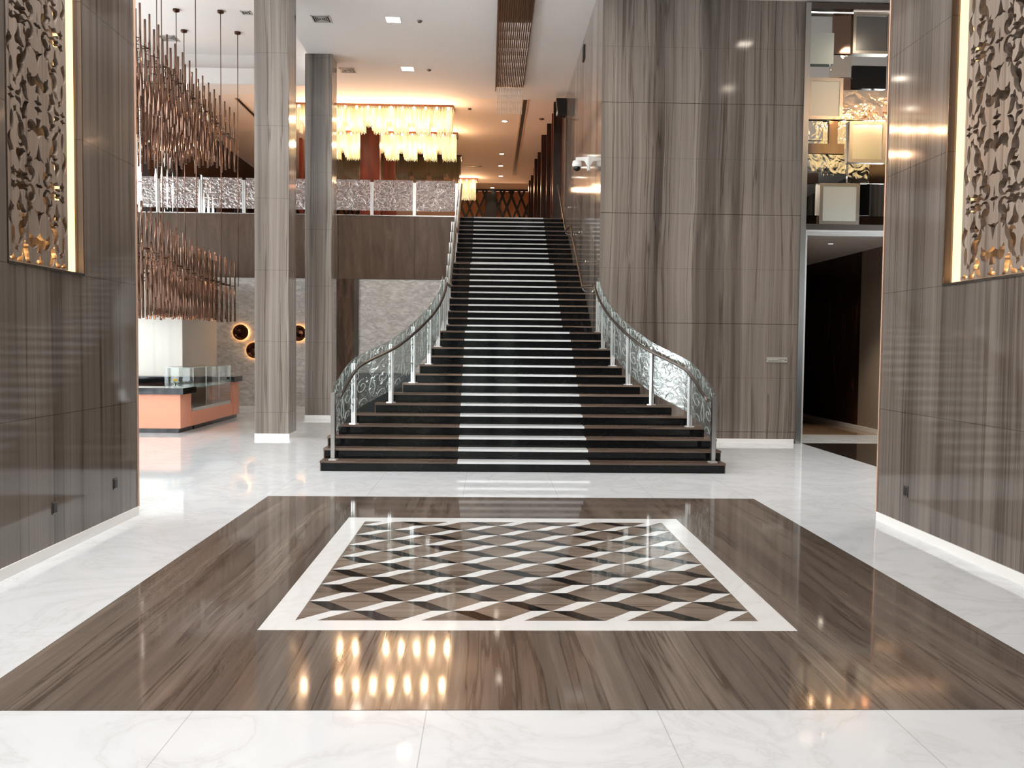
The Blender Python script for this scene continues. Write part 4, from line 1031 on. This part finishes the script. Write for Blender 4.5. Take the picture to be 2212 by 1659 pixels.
# lattice screen
def lattice(label, x0, x1, y, z0, z1, pitch=0.46, bw_=0.10):
    t = thing('lattice_screen', label, 'lattice screen', ((x0+x1)/2, y, z0), 'black lattice screens of the upper hall')
    H_ = z1-z0; run = 0.40*H_
    def clipx(poly):
        for lim, sg in ((x0, 1), (x1, -1)):
            out = []
            for i in range(len(poly)):
                a, c = poly[i-1], poly[i]; ia, ic = sg*(a[0]-lim) >= 0, sg*(c[0]-lim) >= 0
                if ia != ic: s = (lim-a[0])/(c[0]-a[0]); out.append((lim, a[1]+s*(c[1]-a[1])))
                if ic: out.append(c)
            poly = out
            if len(poly) < 3: return None
        return poly
    k = 0; x = x0-run
    while x < x1+run:
        for sg in (1, -1):
            xx = x + random.uniform(-0.05, 0.05); w = bw_*(1+0.5*random.random())
            q = clipx([(xx, z0), (xx+w, z0), (xx+w+sg*run, z1), (xx+sg*run, z1)])
            if q:
                b = bmesh.new(); d0 = 0.0 if sg > 0 else 0.031
                prism(b, q, lambda u, v, w_: (u, y+d0+w_, v), 0.03); obj('bar', b, M['black'], t)
        x += pitch
    b = bmesh.new(); bx(b, x0, x0+0.05, y-0.005, y+0.07, z0, z1); bx(b, x1-0.05, x1, y-0.005, y+0.07, z0, z1); bx(b, x0+0.05, x1-0.05, y-0.005, y+0.07, z1-0.08, z1); obj('frame', b, M['black'], t)
    return t
lt = lattice('black diagonal lattice screen over orange backing at the head of the stairs', -1.6, 1.93, 42.6, MZ, CZ+0.03)
b = bmesh.new(); bx(b, -0.22, 0.32, 42.56, 42.6, MZ, CZ-0.2); obj('central_panel', b, M['black'], lt)
lattice('black diagonal lattice screen left of the red timber piers', -10.2, -4.7, 42.6, MZ, CZ+0.03)
area('lattice_wash', (0.2, 41.4, 9.5), (radians(-28), 0, 0), 3.2, 0.3, 40, (1.0, 0.55, 0.3))

# ================================================================== CAFE COUNTER
cc = thing('cafe_counter', 'salmon panelled cafe counter with black stone top and plinth', 'counter', (-7.5, 21, 0))
def wall_yz(b, x0, x1, y0, y1, z0, z1): bx(b, x0, x1, y0, y1, z0, z1)
b = bmesh.new(); bx(b, -10.2, -6.85, 19.27, 20.2, 0.0, 0.105); bx(b, -7.4, -6.83, 20.2, 23.6, 0, 0.105); obj('plinth', b, M['black_granite'], cc)
b = bmesh.new(); bx(b, -10.2, -6.81, 19.25, 19.95, 0.10, 0.86); obj('front_panel', b, M['orange'], cc)
b = bmesh.new(); bx(b, -7.4, -6.79, 19.95, 23.3, 0.10, 0.42); obj('side_panel', b, M['orange'], cc)
b = bmesh.new(); bx(b, -7.4, -6.77, 23.1, 23.62, 0.10, 0.98); obj('end_panel', b, M['orange'], cc)
b = bmesh.new(); bx(b, -10.2, -6.72, 19.17, 20.05, 0.86, 1.0); obj('countertop', b, M['black_granite'], cc, bevel=0.004)
b = bmesh.new(); bx(b, -7.5, -6.70, 22.95, 23.7, 0.98, 1.12); bx(b, -10.2, -9.6, 20.05, 23.4, 0.86, 1.0); bx(b, -10.0, -7.5, 22.7, 23.4, 0.86, 1.12); obj('back_counter', b, M['black_granite'], cc, bevel=0.004)
b = bmesh.new(); bx(b, -9.5, -8.0, 22.75, 22.85, 0.1, 0.86); obj('back_shelf', b, M['steel'], cc)
dc = thing('glass_display_case', 'long clear glass display case set into the cafe counter', 'display case', (-7.1, 21.5, 0.43))
b = bmesh.new(); bx(b, -7.45, -6.80, 20.05, 22.95, 0.42, 0.50); obj('white_base', b, M['white_steel'], dc)
cx0, cx1, cy0, cy1, cz1 = -7.45, -6.80, 20.07, 22.93, 1.43
gp = [(cx1-0.008, cx1, cy0, cy1, .5, cz1), (cx0, cx0+0.008, cy0, cy1, .9, cz1), (cx0, cx1, cy0, cy0+0.008, 1.0, cz1), (cx0, cx1, cy1-0.008, cy1, .5, cz1), (cx0, cx1, cy0, cy1, cz1-0.008, cz1)]
for g in gp:
    b = bmesh.new(); bx(b, *g); obj('glass_pane', b, M['glass_case'], dc)
for z in (0.95,):
    b = bmesh.new(); bx(b, cx0+0.02, cx1-0.02, cy0+0.02, cy1-0.02, z, z+0.01); obj('glass_shelf', b, simple('shelf_glass', srgb(190, 206, 204), 0.1, 0.3), dc)
b = bmesh.new(); bx(b, cx0+0.01, cx0+0.03, 20.1, 22.9, 0.5, 0.9); obj('back_board', b, simple('grey_board', srgb(150, 140, 130), 0.4), dc)
for y in (21.0, 22.0):
    b = bmesh.new(); bx(b, cx1-0.012, cx1-0.002, y-0.006, y+0.006, 0.5, cz1); obj('glass_joint', b, M['white_steel'], dc)
b = bmesh.new()
for a_, c_ in (((cx1, cy0), (cx1, cy1)), ((cx0, cy0), (cx0, cy1)), ((cx0, cy0), (cx1, cy0))):
    tube(b, [(a_[0], a_[1], cz1), (c_[0], c_[1], cz1)], 0.006, 5)
for q in ((cx1, cy0), (cx0, cy0), (cx1, cy1)): tube(b, [(q[0], q[1], 1.0), (q[0], q[1], cz1)], 0.005, 5)
obj('edge_beads', b, M['glass_relief'], dc)
vs_ = thing('flower_vase', 'small glass vase of yellow flowers standing on the black countertop', 'vase', (-7.0, 19.5, 1.0))
b = bmesh.new(); lathe(b, (-7.0, 19.5, 1.0), [(0.03, 0), (0.045, 0.01), (0.05, 0.045), (0.03, 0.08), (0.035, 0.1)], 16); obj('glass_bowl', b, M['glass_case'], vs_)
for k in range(7):
    a = k*0.9; r_ = 0.035*(k > 0); c = (-7.0+r_*cos(a), 19.5+r_*sin(a), 1.15+0.012*(k % 3))
    b = bmesh.new(); lathe(b, c, [(0.004, -0.01), (0.026, 0.0), (0.02, 0.014), (0.004, 0.018)], 8); fl_ = obj('blossom', b, M['yellow'], vs_)
b = bmesh.new()
for k in range(6):
    a = k*1.05; tube(b, [(-7.0, 19.5, 1.03), (-7.0+0.02*cos(a), 19.5+0.02*sin(a), 1.1), (-7.0+0.055*cos(a), 19.5+0.055*sin(a), 1.14)], [0.003, 0.005, 0.001], 5)
obj('stems', b, M['green'], vs_)

# wall discs
for (x, z, lab) in ((-7.51, 2.34, 'glowing round bronze wall disc in clear view right of the copper tubes'), (-5.77, 2.33, 'glowing round bronze wall disc seen between the two stone columns'), (-7.11, 1.80, 'glowing round bronze wall disc half hidden behind the near stone column')):
    t = thing('wall_disc', lab, 'wall light', (x, MY, z), 'round bronze wall discs')
    b = bmesh.new(); lathe(b, (x, MY-0.05, z), [(0.225, 0.0), (0.24, -0.02), (0.2, -0.035), (0.19, -0.02), (0.1, -0.008), (0.001, -0.003)], 36, 'Y'); obj('bronze_dish', b, simple('bronze_dish', srgb(70, 42, 30), 0.08, 1.0), t)
    b = bmesh.new()
    for k in range(36): lathe(b, (x+0.222*cos(k*pi/18), MY-0.075, z+0.222*sin(k*pi/18)), [(0.002, -0.01), (0.012, 0), (0.002, 0.01)], 6, 'Y')
    obj('studded_rim', b, simple('gold_studs', srgb(214, 150, 80), 0.2, 1.0), t)
    b = bmesh.new(); lathe(b, (x, MY-0.045, z), [(0.22, 0), (0.235, 0.0), (0.235, 0.03), (0.22, 0.03)], 36, 'Y'); obj('halo_light', b, M['led_dim'], t)
    b = bmesh.new(); lathe(b, (x, MY-0.05, z), [(0.06, 0), (0.06, 0.07)], 12, 'Y'); obj('mount', b, M['black'], t)

for o in list(S.objects):
    if '_w' in o: del o['_w']
